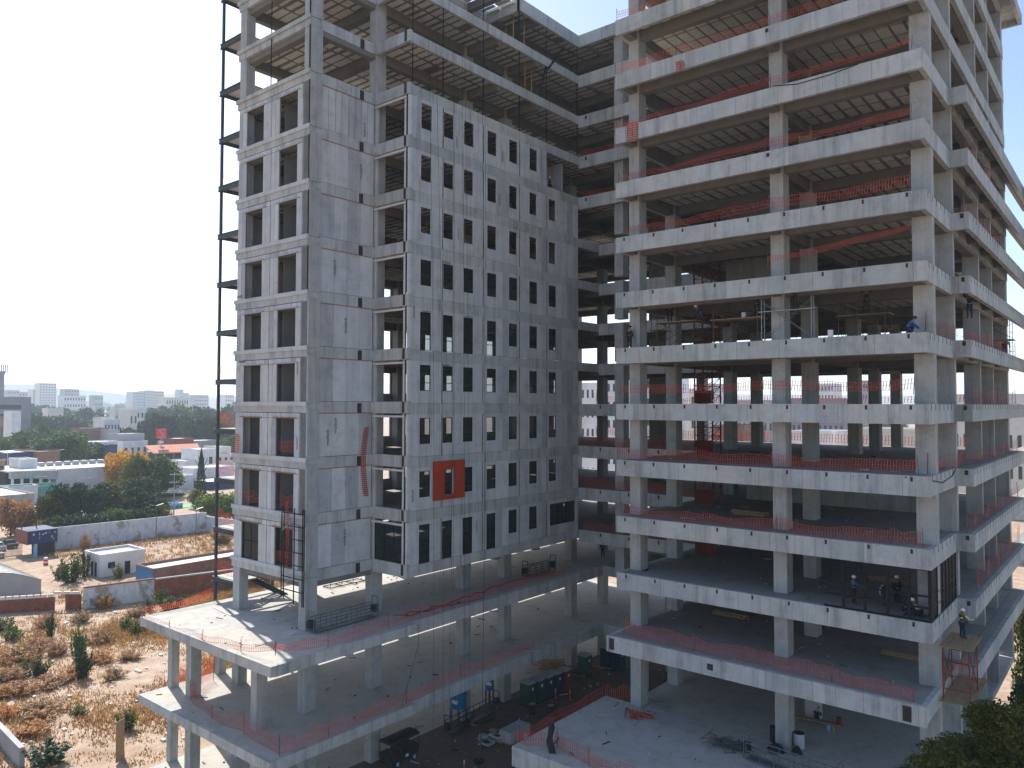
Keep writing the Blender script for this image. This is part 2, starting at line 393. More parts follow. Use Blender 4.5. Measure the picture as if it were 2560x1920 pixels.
# podium columns in front of the wing
for k in (-1, 0):
    for (x0, x1, y0, y1) in ((-61.1, -60.5, 30.45, 31.1), (-58.2, -57.4, 30.45, 31.3), (-48.9, -48.15, 30.35, 31.2), (-61.1, -60.5, 34.5, 35.2)):
        column(slabs[max(k, 0)], x0, x1, y0, y1, L(k)-0.005, L(k+1)-0.51); ncol += 1
print('columns', ncol)
# ceiling infill blocks
bmesh_blk = {}
def blk_mesh(w, d):
    key = (round(w, 2), round(d, 2))
    if key not in bmesh_blk:
        b = MB(); b.box(-w/2, w/2, -d/2, d/2, 0, 0.05)
        c = MB(); c.box(-w/2, w/2, -d/2, d/2, 0, 0.05)
        me = bpy.data.meshes.new('ceiling_block'); me.from_pydata(c.v, [], c.f); me.materials.append(M['blk']); bmesh_blk[key] = me
    return bmesh_blk[key]
bays = []
XR = [(-30.4, -30.75+0.0)]
def bay_blocks(P, z, x0, x1, y0, y1, px, py, single, gx=0.24, gy=0.22, drop=0.0):
    nx = max(1, int((x1-x0)/px)); ny = max(1, int(round((y1-y0)/py)))
    px_ = (x1-x0)/nx; py_ = (y1-y0)/ny
    mb = MB(); cnt = 0
    for i in range(nx):
        for j in range(ny):
            if random.random() < drop: continue
            xa = x0+i*px_; ya = y0+j*py_
            g1 = gx*random.uniform(0.5, 1.5); g2 = gy*random.uniform(0.5, 1.5)
            if single:
                me = blk_mesh(round(px_-gx, 2), round(py_-gy, 2))
                o = link('ceiling_block', me, (xa+px_/2+random.uniform(-.03, .03), ya+py_/2+random.uniform(-.03, .03), z-0.03), P); cnt += 1
            else:
                c = 0.12*random.random()*min(px_, py_)
                X0, X1, Y0, Y1 = xa+g1/2, xa+px_-g1/2, ya+g2/2, ya+py_-g2/2
                zz = z-0.03
                pts = [(X0+c, Y0), (X1-c, Y0), (X1, Y0+c), (X1, Y1-c), (X1-c, Y1), (X0+c, Y1), (X0, Y1-c), (X0, Y0+c)]
                n = 8
                mb.add([(p[0], p[1], zz) for p in pts]+[(p[0], p[1], zz+0.05) for p in pts],
                       [tuple(range(n-1, -1, -1))]+[(q, (q+1) % n, n+(q+1) % n, n+q) for q in range(n)])
    if not single and mb.v: mb.build('ceiling_blocks', 'blk', P, kind='stuff')
    return cnt
nblk = 0
for k in range(2, 15):
    z = L(k)-0.42; P = slabs[k]
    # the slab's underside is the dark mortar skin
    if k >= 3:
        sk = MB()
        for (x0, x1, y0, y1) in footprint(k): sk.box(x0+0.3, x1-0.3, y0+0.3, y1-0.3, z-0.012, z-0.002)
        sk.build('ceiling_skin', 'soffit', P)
    xs = [-30.0, -19.3+0.0, -10.4]
    right = [(-29.8, -19.4, 52.05, 57.2), (-18.7, -10.7, 52.05, 57.2), (-29.8, -19.4, 57.9, 68.3), (-18.7, -10.7, 57.9, 68.3), (-29.8, -19.4, 69.1, 74.8), (-18.7, -10.7, 69.1, 74.8), (-29.8, -10.7, 75.4, 82.5),
             (-30.4, -10.1, 49.95, 51.35)]
    yb = 67.9 if k in (6, 7, 8, 9) else 64.2
    left = [(-57.2, -48.9, 34.6, 40.7), (-57.2, -48.9, 41.5, 51.4), (-57.2, -48.9, 52.1, 57.2), (-57.2, -48.9, 57.9, 68.3), (-57.2, -48.9, 69.1, 82.5),
            (-48.15, -44.45, 41.5, 51.4), (-48.15, -44.45, 52.1, 57.2), (-48.15, -44.45, 57.9, 68.3)]
    back = [(-44.0, -40.1, yb, 74.8), (-39.5, -30.9, yb, 74.8), (-48.15, -30.9, 75.4, 82.5)]
    if k in (11, 12) :
        for r in right[:2]:
            if nblk < 300: nblk += bay_blocks(P, z, *r, 0.87, 1.72, True, 0.16, 0.16)
        right = right[2:]
    elif k in (9, 10):
        nblk += bay_blocks(P, z, *right[0], 0.87, 1.72, True); nblk += bay_blocks(P, z, *right[1], 0.87, 1.72, True); right = right[2:]
    for r in right: bay_blocks(P, z, *r, 0.87, 1.72, False)
    for r in left+back: bay_blocks(P, z, *r, 1.75, 0.85, False, 0.24, 0.30, 0.04)
    if k <= 10:
        for a, b_ in ((57.9, 63.2), (63.9, 69.2), (69.9, 75.2), (75.9, 83.0)): pass
print('blocks', nblk)
# deep ribs beneath the far side balcony strip
for k in range(2, 11):
    for y in (63.0, 69.0, 75.2):
        ebox('cross_beam', 'soffit', slabs[k], -9.69, -8.96, y, y+0.4, L(k)-1.05, L(k)-0.43)
# anchor pockets along the top of the fascias
for k in range(2, 13):
    P = slabs[k]; z = L(k); mb = MB(); rnd = random.Random(k)
    if k <= 8:
        x = -30.1
        while x < -10:
            xx = x+rnd.uniform(-.05, .05); mb.box(xx, xx+0.13, 49.555, 49.60, z-0.33, z-0.07); x += 2.42
        y = 50.3
        while y < 84:
            xf = -9.7 if y < 57.2 else -8.65
            mb.box(xf-0.02, xf+0.012, y, y+0.07, z-0.38, z-0.0); y += 1.21
        mb.box(-9.15, -8.95, 57.17, 57.22, z-0.38, z-0.08)
    if k in (9, 11): mb.box(-19.1, -18.9, 49.545, 49.6, z-0.4, z-0.15)
    mb.box(-43.3, -43.1, 63.87 if k not in (6,7,8,9) else 67.57, 63.92 if k not in (6,7,8,9) else 67.62, z-0.5, z-0.15) if k >= 10 else None
    if k <= 5:
        for x in (-41.6, -38.4, -35.2): mb.box(x, x+0.14, 63.87, 63.92, z-0.45, z-0.1)
    if k <= 12:
        mb.box(-48.22, -48.172, 39.0, 39.4, z-0.75, z+0.02)      # dark slots on the recessed wall
        mb.box(-44.7, -44.45, 40.57, 40.62, z-0.72, z+0.12)
    mb.build('anchor_pockets', 'pocket', P, kind='stuff')
b = MB(); b.box(-28.9+6.2, -22.3, 47.72, 47.78, L(1)-0.0-0.75, L(1)-0.35); b.build('anchor_pocket', 'pocket', slabs[1])
b = MB(); b.box(-30.3, -29.9, 47.72, 47.78, L(1)-0.95, L(1)-0.15); b.build('anchor_pocket', 'pocket', slabs[1])
b = MB(); b.box(-10.9, -10.45, 47.72, 47.78, L(1)-1.0, L(1)-0.15); b.build('anchor_pocket', 'pocket', slabs[1])
# core walls and stair shafts deep inside
for k in range(7, 13):
    ebox('core_wall', 'column', slabs[k], -27.5, -20.5, 62.0, 62.3, L(k), L(k+1)-0.43)
for k in range(1, 13):
    ebox('core_wall', 'column', slabs[k], -43.2, -40.9, 76.5, 76.8, L(k), L(k+1)-0.43)
for k in (0, 1, 2, 3):
    ebox('core_wall', 'column', slabs[k], -27.5, -12.5, 66.0, 66.3, L(k), L(k+1)-0.45)
    ebox('core_wall', 'column', slabs[k], -27.5, -27.2, 66.3, 79.0, L(k), L(k+1)-0.45)
ebox('core_wall', 'column', slabs[0], -57.5, -49.5, 70.0, 70.3, GZ, S0Z-0.5)
ebox('core_wall', 'column', slabs[0], -27.5, -9.9, 66.0, 66.3, GZ, S0Z-0.5)

# ------------------------------------------------------------------ facade of the left wing
def plank_run(P, axis, fixed, u0, u1, z0, z1, w, name, depth=0.14, rnd=None, gap=0.035):
    # planks standing side by side; axis 'x': wall runs along X at Y=fixed facing -Y; axis 'y': runs along Y at X=fixed facing +X
    n = max(1, int(round((u1-u0)/w))); ww = (u1-u0)/n
    for i in range(n):
        a = u0+i*ww+gap/2; b_ = u0+(i+1)*ww-gap/2
        pr = rnd.uniform(0, 0.012)
        mt = rnd.choice(('panel', 'panel', 'panel', 'panel2', 'panel3')) if n > 1 else 'panel'
        q = MB()
        if axis == 'x': q.box(a, b_, fixed-pr, fixed+depth, z0, z1)
        else: q.box(fixed-depth, fixed+pr, a, b_, z0, z1)
        q.build(name, mt, P)
def backing(P, axis, fixed, rects):
    q = MB()
    for (u0, u1, z0, z1) in rects:
        if axis == 'x': q.box(u0, u1, fixed+0.07, fixed+0.12, z0, z1)
        else: q.box(fixed-0.12, fixed-0.07, u0, u1, z0, z1)
    q.build('joint_mortar', 'mortar', P)
WY = [(41.89, 43.09), (44.43, 45.62), (46.87, 48.09), (49.87, 51.10), (52.85, 54.04), (55.82, 57.01), (58.81, 60.02)]
WJ = [41.02, 44.33, 44.36, 49.36, 49.36, 54.37, 58.55, 63.78]
def window(P, y0, y1, z0, z1, fx=-44.1, transom=0.62, cols=1, rows=None, axis='y', frame=True):
    fr = MB(); t = 0.055
    def bx(u0, u1, a, b_):
        if axis == 'y': fr.box(fx-0.10, fx-0.04, u0, u1, a, b_)
        else: fr.box(u0, u1, fx+0.04, fx+0.10, a, b_)
    bx(y0, y0+t, z0, z1); bx(y1-t, y1, z0, z1); bx(y0+t, y1-t, z0, z0+t); bx(y0+t, y1-t, z1-t, z1)
    for r in (rows if rows is not None else [transom]): bx(y0+t, y1-t, z0+r, z0+r+t)
    for c in range(1, cols):
        u = y0+(y1-y0)*c/cols; bx(u-t/2, u+t/2, z0+t, z1-t)
    f = fr.build('window_frame', 'black', P)
    g = MB()
    if axis == 'y': g.box(fx-0.075, fx-0.065, y0+t, y1-t, z0+t, z1-t)
    else: g.box(y0+t, y1-t, fx+0.065, fx+0.075, z0+t, z1-t)
    g.build('window_pane', 'glass', P)
for k in range(2, 11):
    P = slabs[k]; z = L(k); rnd = random.Random(100+k)
    zt = z+H-0.74; zb_ = z+0.10
    # end face, two bays
    bk = []
    for (u0, u1, h0, h1) in ((-57.95, -53.25, -56.81, -54.36), (-53.2, -49.03, -52.12, -49.72)):
        plank_run(P, 'x', 34.22, u0, h0, zb_, z+3.05, 0.62, 'wall_panel', rnd=rnd)
        plank_run(P, 'x', 34.22, h1, u1, zb_, z+3.05, 0.75, 'wall_panel', rnd=rnd)
        plank_run(P, 'x', 34.22, u0, u1, z+3.08, zt-0.02, 0.62, 'wall_panel', rnd=rnd)
        bk += [(u0, h0-0.01, zb_, z+3.05), (h1+0.01, u1, zb_, z+3.05), (u0, u1, z+3.06, zt)]
        ebox('lintel', 'greywall' if k > 4 else 'rust', P, h0-0.3, h1+0.3, 34.13, 34.21, z+3.05, z+3.14)
    backing(P, 'x', 34.22, bk)
    ebox('sill_ledge', 'panel', P, -58.26, -48.12, 34.11, 34.198, z-0.2, z+0.12)
    ebox('wall_end', 'column', P, -49.0, -48.25, 34.25, 34.45, zb_, zt)
    ebox('corner_rail', 'black', P, -48.19, -48.15, 34.14, 34.22, zb_, zt) if k > 6 else None
    # side wall of the end bay
    plank_run(P, 'y', -48.24, 35.35, 40.5, zb_+0.05, zt-0.03, 0.62 if k == 10 else 1.25, 'wall_panel', rnd=rnd, gap=0.04 if k == 10 else 0.012)
    backing(P, 'y', -48.24, [(35.32, 40.55, zb_, zt)])
    column(P, -49.0, -48.2, 34.45, 35.3, z-0.005, z+H-0.43) if False else None
    ebox('mortar_line', 'rust', P, -48.2, -48.175, 35.3, 40.5, zt-0.05, zt+0.0)
    # open bay beside the recess
    ebox('jamb', 'panel3', P, -44.72, -44.52, 40.65, 40.8, z+0.14, z+3.38)
    ebox('jamb', 'panel', P, -48.1, -47.98, 40.65, 40.85, z+0.14, z+3.38)
    ebox('corner_rail', 'black', P, -44.40, -44.35, 40.58, 40.64, z+0.15, z+3.38)
    ebox('lintel', 'panel3', P, -48.15, -44.4, 40.5, 40.62, z+3.1, z+3.26)
    if k > 4: ebox('mortar_line', 'rust', P, -47.9, -45.0, 40.55, 40.598, z+3.28, z+3.36)
    ebox('corner_panel', 'panel3', P, -44.3, -44.1, 40.64, 40.93, z+0.16, z+3.36)
    # courtyard face
    rail = [(40.95, 44.34), (44.40, 49.34), (49.40, 54.35), (54.41, 58.53), (58.59, 63.8)]
    last = 6 if k == 10 else 7
    wins = []
    for i in range(last):
        y0, y1 = WY[i]; z0, z1 = z+1.0, z+3.06
        if (k in (2, 6)) and i < 4: z0 = z+0.02
        if i == 6 and k == 2: y0, y1, z0, z1 = 59.0, 63.2, z+0.95, z+3.0
        wins.append((y0, y1, z0, z1))
    z3 = z+3.36; bk = []
    for bi, (u0, u1) in enumerate(rail):
        if k == 10 and bi == 4: continue
        ws = [w for w in wins if w[0] >= u0-0.01 and w[1] <= u1+0.01]
        cur = u0; g = 0.018 if k < 10 else 0.035
        for w in ws:
            plank_run(P, 'y', -44.12, cur, w[0], z+0.02, z3, 0.95 if k < 10 else 0.6, 'cladding_panel', rnd=rnd, gap=g)
            bk.append((cur, w[0]-0.01, z+0.02, z3))
            plank_run(P, 'y', -44.12, w[0], w[1], w[3], z3, 1.5, 'cladding_panel', rnd=rnd, gap=0.0)
            if w[2] > z+0.3: plank_run(P, 'y', -44.12, w[0], w[1], z+0.02, w[2], 1.5, 'cladding_panel', rnd=rnd, gap=0.0)
            cur = w[1]
        plank_run(P, 'y', -44.12, cur, u1, z+0.02, z3, 0.95 if k < 10 else 0.6, 'cladding_panel', rnd=rnd, gap=g)
        bk.append((cur+0.01, u1, z+0.02, z3))
        if bi > 0: ebox('facade_rail', 'black', P, -44.15, -44.10, u0-0.05, u0-0.01, z+0.05, z3)
    backing(P, 'y', -44.12, bk)
    ebox('mortar_line', 'mortar', P, -44.14, -44.108, 40.95, 63.8, z3, z3+0.03)
    for i, w in enumerate(wins):
        if k <= 7 and not (i == 6 and k == 2): window(P, *w, rows=[0.62] if w[3]-w[2] < 2.5 else [0.9, 1.7])
    if k == 2:
        window(P, 59.0, 63.2, z+0.95, z+3.0, cols=3, rows=[0.55])
        window(P, -47.97, -44.55, z+0.16, z+3.1, fx=40.66, cols=3, rows=[0.9, 1.75], axis='x')
        window(P, -56.81, -54.36, z+0.12, z+3.05, fx=34.3, cols=2, rows=[1.4], axis='x')
    # white reveals
    for w in wins:
        r = MB(); t = 0.04
        r.box(-44.17, -44.095, w[0]-t, w[0], w[2], w[3]+t); r.build('window_reveal', 'panel3', P)
        r = MB(); r.box(-44.17, -44.095, w[1], w[1]+t, w[2], w[3]+t); r.build('window_reveal', 'panel3', P)
    # far wall of the wing with its own windows
    fw = MB(); cur = 34.5
    for y in (45.2, 49.9, 52.9, 55.8, 59.0, 62.5, 65.5, 68.9, 72.0, 75.2, 78.4):
        ww = 1.15; zl = z+1.0; zh = z+3.0
        fw.box(-58.12, -57.95, cur, y, z, z+3.35)
        fw.box(-58.12, -57.95, y, y+ww, zh, z+3.35); fw.box(-58.12, -57.95, y, y+ww, z, zl); cur = y+ww
    fw.box(-58.12, -57.95, cur, 83.7, z, z+3.35)
    fw.build('rear_wall', 'greywall', P)
    ebox('partition', 'greywall', P, -57.9, -50.5, 53.8, 54.0, z, z+3.3) if k in (9, 10, 8) else None
    ebox('partition', 'greywall', P, -57.9, -45.0, 62.2, 62.4, z, z+3.35) if k in (2, 8, 9, 10) else None
    ebox('partition', 'greywall', P, -53.2, -53.05, 35.4, 41.0, z, z+3.3)
# hanging rails above the finished facade
for k in (11, 12, 13):
    P = slabs[k]; z = L(k)
    for y in (41.0, 44.4, 49.4, 54.4, 58.56, 63.75):
        ebox('facade_rail', 'black', P, -44.2, -44.13, y-0.06, y, z+0.01, z+H-0.86)
    ebox('facade_rail', 'black', P, -53.28, -53.22, 34.1, 34.16, z+0.1, z+H-0.3)
    ebox('corner_rail', 'black', P, -48.19, -48.12, 34.12, 34.2, z+0.1, z+H-0.7)
    ebox('beam_ledge', 'fascia', P, -58.28, -48.1, 34.06, 34.198, z-0.2, z+0.12)
# red cladding sample
b = MB(); zc = L(3)
for (y0, y1, z0, z1) in ((43.32, 44.55, .62, 3.75), (45.72, 46.95, .62, 3.75), (44.55, 45.72, .62, 1.0), (44.55, 45.72, 3.1, 3.75)):
    b.box(-44.02, -43.92, y0, y1, zc+z0, zc+z1)
tag(b.build('cladding_sample', 'acmred'), 'square red composite cladding sample framing one window of the grey courtyard facade', 'cladding panel')
# glazing on the right block, second storey
P = slabs[2]; z = L(2)
fr = MB()
for x in (-14.6, -13.35, -12.1, -10.9): fr.box(x-0.07, x+0.07, 49.68, 49.80, z+0.03, z+3.0)
fr.box(-9.9, -9.70, 49.66, 49.82, z+0.03, z+3.0)
for (x0, x1, zz) in ((-15.75, -9.85, 0.0), (-15.75, -9.85, 0.75), (-15.75, -9.85, 1.42), (-14.6, -9.85, 2.95)): fr.box(x0, x1, 49.69, 49.78, z+zz, z+zz+0.11)
for y in (51.4, 53.0, 54.0, 55.0, 56.0, 57.1): fr.box(-9.82, -9.72, y-0.06, y+0.06, z+0.03, z+3.0)
for zz in (0.0, 0.75, 1.42, 2.95): fr.box(-9.79, -9.74, 49.80, 57.1, z+zz, z+zz+0.06)
fr.build('window_frame', 'black', P)
g = MB(); g.box(-9.775, -9.765, 49.85, 57.1, z+0.06, z+2.95); g.build('window_pane', 'glassdark', P)
# top overhang on the far side
cz = L(14)
b = MB(); b.box(-14, -8.5, 60, 87.6, cz-0.45, cz-0.01); b.box(-8.8, -8.5, 60, 87.6, cz-1.0, cz-0.46); b.box(-14, -8.81, 87.3, 87.6, cz-1.0, cz-0.46); b.box(-14, -8.81, 76, 76.5, cz-1.0, cz-0.46)
b.build('canopy_slab', 'fascia', slabs[14])

# ------------------------------------------------------------------ ground
b = MB(); b.box(-9000, 9000, -3000, 9000, GZ-1.2, GZ-0.02)
def groundmat():
    m, nt, bs = newmat('dry_earth')
    n1 = noise(nt, 0.05, detail=8, rough=0.65); n2 = noise(nt, 0.6, detail=8, rough=0.7); n3 = noise(nt, 5, detail=5, rough=0.7)
    a = ramp(nt, n1, [(0.30, (0.26, 0.165, 0.10)), (0.5, (0.37, 0.28, 0.21)), (0.68, (0.26, 0.16, 0.09))])
    c = ramp(nt, n2, [(0.3, (0.20, 0.125, 0.07)), (0.5, (0.37, 0.28, 0.21)), (0.72, (0.55, 0.48, 0.41))])
    c = mix(nt, a, c, 0.55); c = mix(nt, c, ramp(nt, n3, [(0.3, 0.75), (0.7, 1.18)]), 1.0, 'MULTIPLY')
    nt.links.new(c, bs.inputs['Base Color']); bump(nt, bs, n2, 0.7, 0.3); return m
M['ground'] = groundmat()
o = b.build('ground', 'ground'); o['kind'] = 'structure'
# slab on grade around the tower
b = MB(); b.box(-60.9, 4, 24, 86, GZ-0.3, GZ+0.02); o = b.build('concrete_apron', 'slab'); o['kind'] = 'structure'

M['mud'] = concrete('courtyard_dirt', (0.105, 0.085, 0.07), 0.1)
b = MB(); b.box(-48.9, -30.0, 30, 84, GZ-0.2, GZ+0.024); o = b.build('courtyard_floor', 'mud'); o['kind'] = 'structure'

# ------------------------------------------------------------------ steel stair tower on the far left
ST = thing('steel_stair_tower', 'slender dark steel stair tower with thin landings at the left end of the clad wing', 'stair tower', (-61.5, 35.0, GZ))
for (x, y) in ((-61.62, 34.75), (-61.62, 40.3)):
    ebox('post', 'steel', ST, x-0.10, x+0.10, y-0.10, y+0.10, L(1) if y < 36 else GZ, L(14)+1)
for k in range(1, 14):
    zz = L(k)+2.02 if k < 6 else L(k)+2.0
    for q, off in ((0, 0.0),):
        z = L(k)+H*0.5-0.05
        b = MB(); b.box(-61.9, -58.32, 34.62, 34.72, z-0.42, z-0.06); b.box(-61.95, -58.32, 34.55, 34.80, z-0.06, z-0.03); b.box(-61.95, -58.32, 34.55, 34.80, z-0.45, z-0.42)
        b.box(-61.85, -61.75, 34.8, 40.2, z-0.42, z-0.06); lb = b.build('landing_frame', 'steel', ST)
        ebox('deck', 'slab', lb, -61.7, -58.32, 34.82, 36.6, z-0.10, z+0.0)
        # flights up to the storeys behind
        for (ya, yb, za, zb2, xx) in ((36.6, 40.0, z, z+H*0.5, -60.9), (40.0, 36.6, z-H*0.5, z, -59.3)):
            f = MB(); f.bar((xx-0.6, ya, za-0.15), (xx-0.6, yb, zb2-0.15), 0.06, 0.3); f.bar((xx+0.6, ya, za-0.15), (xx+0.6, yb, zb2-0.15), 0.06, 0.3)
            for s_ in range(10):
                t = (s_+0.5)/10; f.box(xx-0.57, xx+0.57, ya+(yb-ya)*t-0.14, ya+(yb-ya)*t+0.14, za+(zb2-za)*t-0.02, za+(zb2-za)*t+0.02)
            f.build('stair_flight', 'steel', ST)
# ------------------------------------------------------------------ nets
NETN = [0]
def net(pts, label, pitch=0.17, posts=True, group='orange safety nets along the slab edges', lean=0.05, sag=0.10, mat='net'):
    """pts: list of (x, y, z of lower edge, height)"""
    b = MB(); rnd = random.Random(NETN[0]); NETN[0] += 1
    wv = rnd.uniform(0, 6)
    for (p, q) in zip(pts[:-1], pts[1:]):
        d = Vector((q[0]-p[0], q[1]-p[1], q[2]-p[2])); n = max(2, int(d.length/pitch)); u = Vector((d.x, d.y, 0)).normalized() if d.xy.length > 0.01 else Vector((1, 0, 0))
        prev = None
        nrm = Vector((-u.y, u.x, 0))
        for i in range(n+1):
            t = i/n; sg = -sag*4*t*(1-t)*math.sqrt(d.length)*0.5
            hh = p[3]+(q[3]-p[3])*t; hh *= 1+0.10*math.sin(wv+t*9)+0.06*rnd.uniform(-1, 1)
            lo = Vector((p[0]+d.x*t, p[1]+d.y*t, p[2]+d.z*t+sg))+nrm*(0.07*math.sin(wv+t*d.length*1.3))
            hi = lo+Vector((0, 0, hh))+u*lean+nrm*(0.10*math.sin(wv+1+t*d.length*1.1))
            w = u*(pitch*0.22)
            if i < n: b.add([lo, lo+w, hi+w, hi], [(0, 1, 2, 3)])
            if prev:
                for f in (0.0, 0.5, 1.0):
                    a0 = prev[0].lerp(prev[1], f); a1 = lo.lerp(hi, f); v = Vector((0, 0, 0.022))
                    b.add([a0, a1, a1+v, a0+v], [(0, 1, 2, 3)])
            prev = (lo, hi)
    loc = (pts[0][0], pts[0][1], pts[0][2])
    if posts:
        r = thing('safety_net', label, 'safety net', loc, group)
        b.build('mesh_panel', mat, r)
        for p in pts:
            c = MB(); c.tube((p[0], p[1], p[2]-0.35), (p[0]+rnd.uniform(-.08, .08), p[1], p[2]+p[3]+0.25), 0.022, 5); c.build('post', 'tube', r)
        return r
    o = b.build('safety_net', mat, org=loc); tag(o, label, 'safety net', group); return o
ORD = {1: 'first', 2: 'second', 3: 'third', 4: 'fourth', 5: 'fifth', 6: 'sixth', 7: 'seventh', 8: 'eighth', 9: 'ninth', 10: 'tenth', 11: 'eleventh', 12: 'twelfth'}
yf = 50.15
for k, sp in ((12, [(-31.0, .3, .8), (-19.0, .25, .9), (-10.6, .4, .9)]), (11, [(-31.1, .1, 1.2), (-26.0, .3, .7), (-19.0, .3, .8), (-10.5, .4, .7)]), (10, [(-31.2, .1, .5), (-19.0, .3, .8), (-10.4, .5, .35)]),
              (9, [(-30.9, .2, .5), (-19.4, .3, .85), (-10.5, .4, .6)]), (8, [(-30.4, .3, .5), (-19.2, .35, 1.0), (-10.6, .3, 1.0)]), (7, [(-30.8, .5, .35), (-19.2, .9, .5), (-10.5, 1.0, .6)]), (7.1, [(-19.3, .9, .55), (-10.6, 1.9, .5)]),
              (5, [(-30.8, .9, .75), (-19.2, 1.0, .8), (-10.6, .9, .8)]), (4, [(-31.0, .15, 1.0), (-24.5, .2, 1.0), (-19.1, .15, .95), (-10.4, .3, .9)]), (3, [(-30.6, .1, .9), (-24, .15, .75), (-18.9, .1, 1.0), (-12, .1, 1.0), (-10.2, .15, 1.05)])):
    kk = int(k)
    if k == 7: continue
    r = net([(x, yf, L(kk)+z0+(.2 if kk > 6 else 0), h*(.6 if kk > 6 else .72)) for (x, z0, h) in sp], 'orange safety net along the front of the %s slab above the terrace, right wing' % ORD[kk])
net([(-29.6, 48.6, L(1)+.15, 1.0), (-24.0, 48.5, L(1)+.05, .9), (-19.0, 48.6, L(1)+.1, .9), (-15, 48.4, L(1)+.05, .9), (-10.4, 48.2, L(1)+.0, .7)], 'orange safety net on the front of the first slab just above the right terrace')
net([(-30.5, 41.7, S0Z+.1, 1.0), (-27.5, 40.9, S0Z+.05, .9), (-22, 40.6, S0Z+.05, .9), (-16, 40.4, S0Z+.05, .9)], 'orange safety net crossing the front of the lowest terrace, right of the draped post')
net([(-33.1, 40.4, S0Z-.1, 1.0), (-30.5, 41.6, S0Z+.05, .95)], 'short orange safety net at the near left corner of the lowest terrace')
net([(-33.2, 41.0, S0Z-.2, .9), (-33.2, 51.4, S0Z-.1, .8)], 'orange safety net hung outside the left edge of the lowest terrace')
net([(-33.2, 51.6, S0Z-.8, 1.4), (-30.9, 51.9, S0Z-.4, 1.6)], 'orange net slumped against the rear left corner of the lowest terrace', posts=False)
for k, ya, yb, h in ((1, 52.5, 57, .8), (2, 60.5, 83, 1.3), (3, 57.6, 83, 1.0), (4, 51.5, 83, .9), (5, 60, 83, 1.0), (6, 51.5, 83, 1.0), (8, 58, 75, 1.1), (9, 60, 72, 1.2)):
    xs = -9.1 if ya >= 57 else -10.2
    net([(xs, ya, L(k)+.15, h), ((-9.1), (ya+yb)/2, L(k)+.1, h), (-9.1, yb, L(k)+.15, h)], 'orange safety net along the right hand side of the %s slab, right wing' % ORD[k])
# back wing edge nets
for k, h in ((2, .8), (3, .9), (4, .9), (10, .6), (11, .7)):
    net([(-43.9, 64.3 if k not in (6,7,8,9) else 68.0, L(k)+.05, h), (-37, 64.4, L(k)+.1, h), (-31.0, 64.3, L(k)+.05, h)], 'orange safety net across the inner corner of the courtyard on the %s slab' % ORD[k])
for k, h in ((4, .8), (5, .6), (6, .5), (7, .5), (8, .5)):
    net([(-55, 83.6, L(k)+.4, h), (-30, 83.6, L(k)+.4, h), (-11, 83.6, L(k)+.4, h)], 'orange safety net along the far side of the %s slab, seen through the frame' % ORD[k], pitch=0.3)
# podium decks of the left wing
net([(-61.1, 28.5, L(1)+.25, .3), (-61.1, 34.3, L(1)+.4, .7)], 'taut orange net on the far left edge of the upper podium deck')
net([(-61.1, 28.3, L(1)-.5, .8), (-56.9, 28.4, L(1)-.25, .45), (-52, 28.4, L(1)-.35, .8), (-47.5, 28.7, L(1)+.1, .5), (-43.9, 29.0, L(1)+.75, .35)], 'orange net sagging over the front edge of the upper podium deck')
net([(-43.9, 29.0, L(1)+.75, .35), (-43.7, 33.0, L(1)+.1, .8), (-43.7, 38.5, L(1)+.15, .9), (-44.0, 42.0, L(1)+.1, .9), (-44.5, 52, L(1)+.05, .9), (-44.5, 62, L(1)+.1, .8)], 'long orange net along the courtyard edge of the upper podium deck')
net([(-59.5, 33.5, S0Z+.1, 1.1), (-57.0, 30.2, S0Z+.1, 1.2), (-52.5, 29.5, S0Z+.05, .7), (-48.3, 29.5, S0Z+.15, 1.1), (-43.6, 29.2, S0Z+.1, 1.0)], 'orange net crossing the front of the lower podium deck between its columns')
net([(-43.6, 29.2, S0Z+.1, 1.0), (-43.5, 33.0, S0Z+.05, 1.0), (-43.7, 40.3, S0Z+.05, .9), (-44.4, 47, S0Z+.05, .9), (-44.4, 57, S0Z+.05, .6)], 'orange net along the courtyard edge of the lower podium deck')
net([(-61.0, 30.8, S0Z+.1, 1.3), (-61.0, 34.4, S0Z+.1, 1.5)], 'orange net at the left end of the lower podium deck')
for k in range(1, 10):
    z = L(k)+H*0.5-0.05
    net([(-61.4, 34.7, z+(.5 if k < 5 else .25), 1.0), (-58.4, 34.7, z+(.3 if k < 5 else .3), 1.0)], 'orange net on the steel stair landing level with storey %s' % ORD[k].replace('first', 'one').replace('second', 'two').replace('third', 'three').replace('fourth', 'four').replace('fifth', 'five').replace('sixth', 'six').replace('seventh', 'seven').replace('eighth', 'eight').replace('ninth', 'nine'), posts=False)
# nets in the windows of the end face
for (x0, x1, k, w) in ((-52.1, -49.7, 4, 'right-hand'), (-56.7, -54.4, 3, 'left-hand'), (-52.2, -49.7, 3, 'right-hand'), (-52.1, -49.8, 2, 'right-hand')):
    net([(x0, 34.4, L(k)+.5, .8), (x1, 34.4, L(k)+.45, .85)], 'orange net in the %s opening of the end face, %s storey of cladding' % (w, {2: 'lowest', 3: 'second', 4: 'third'}[k]), posts=False, sag=0.02, group='nets in the end face openings')
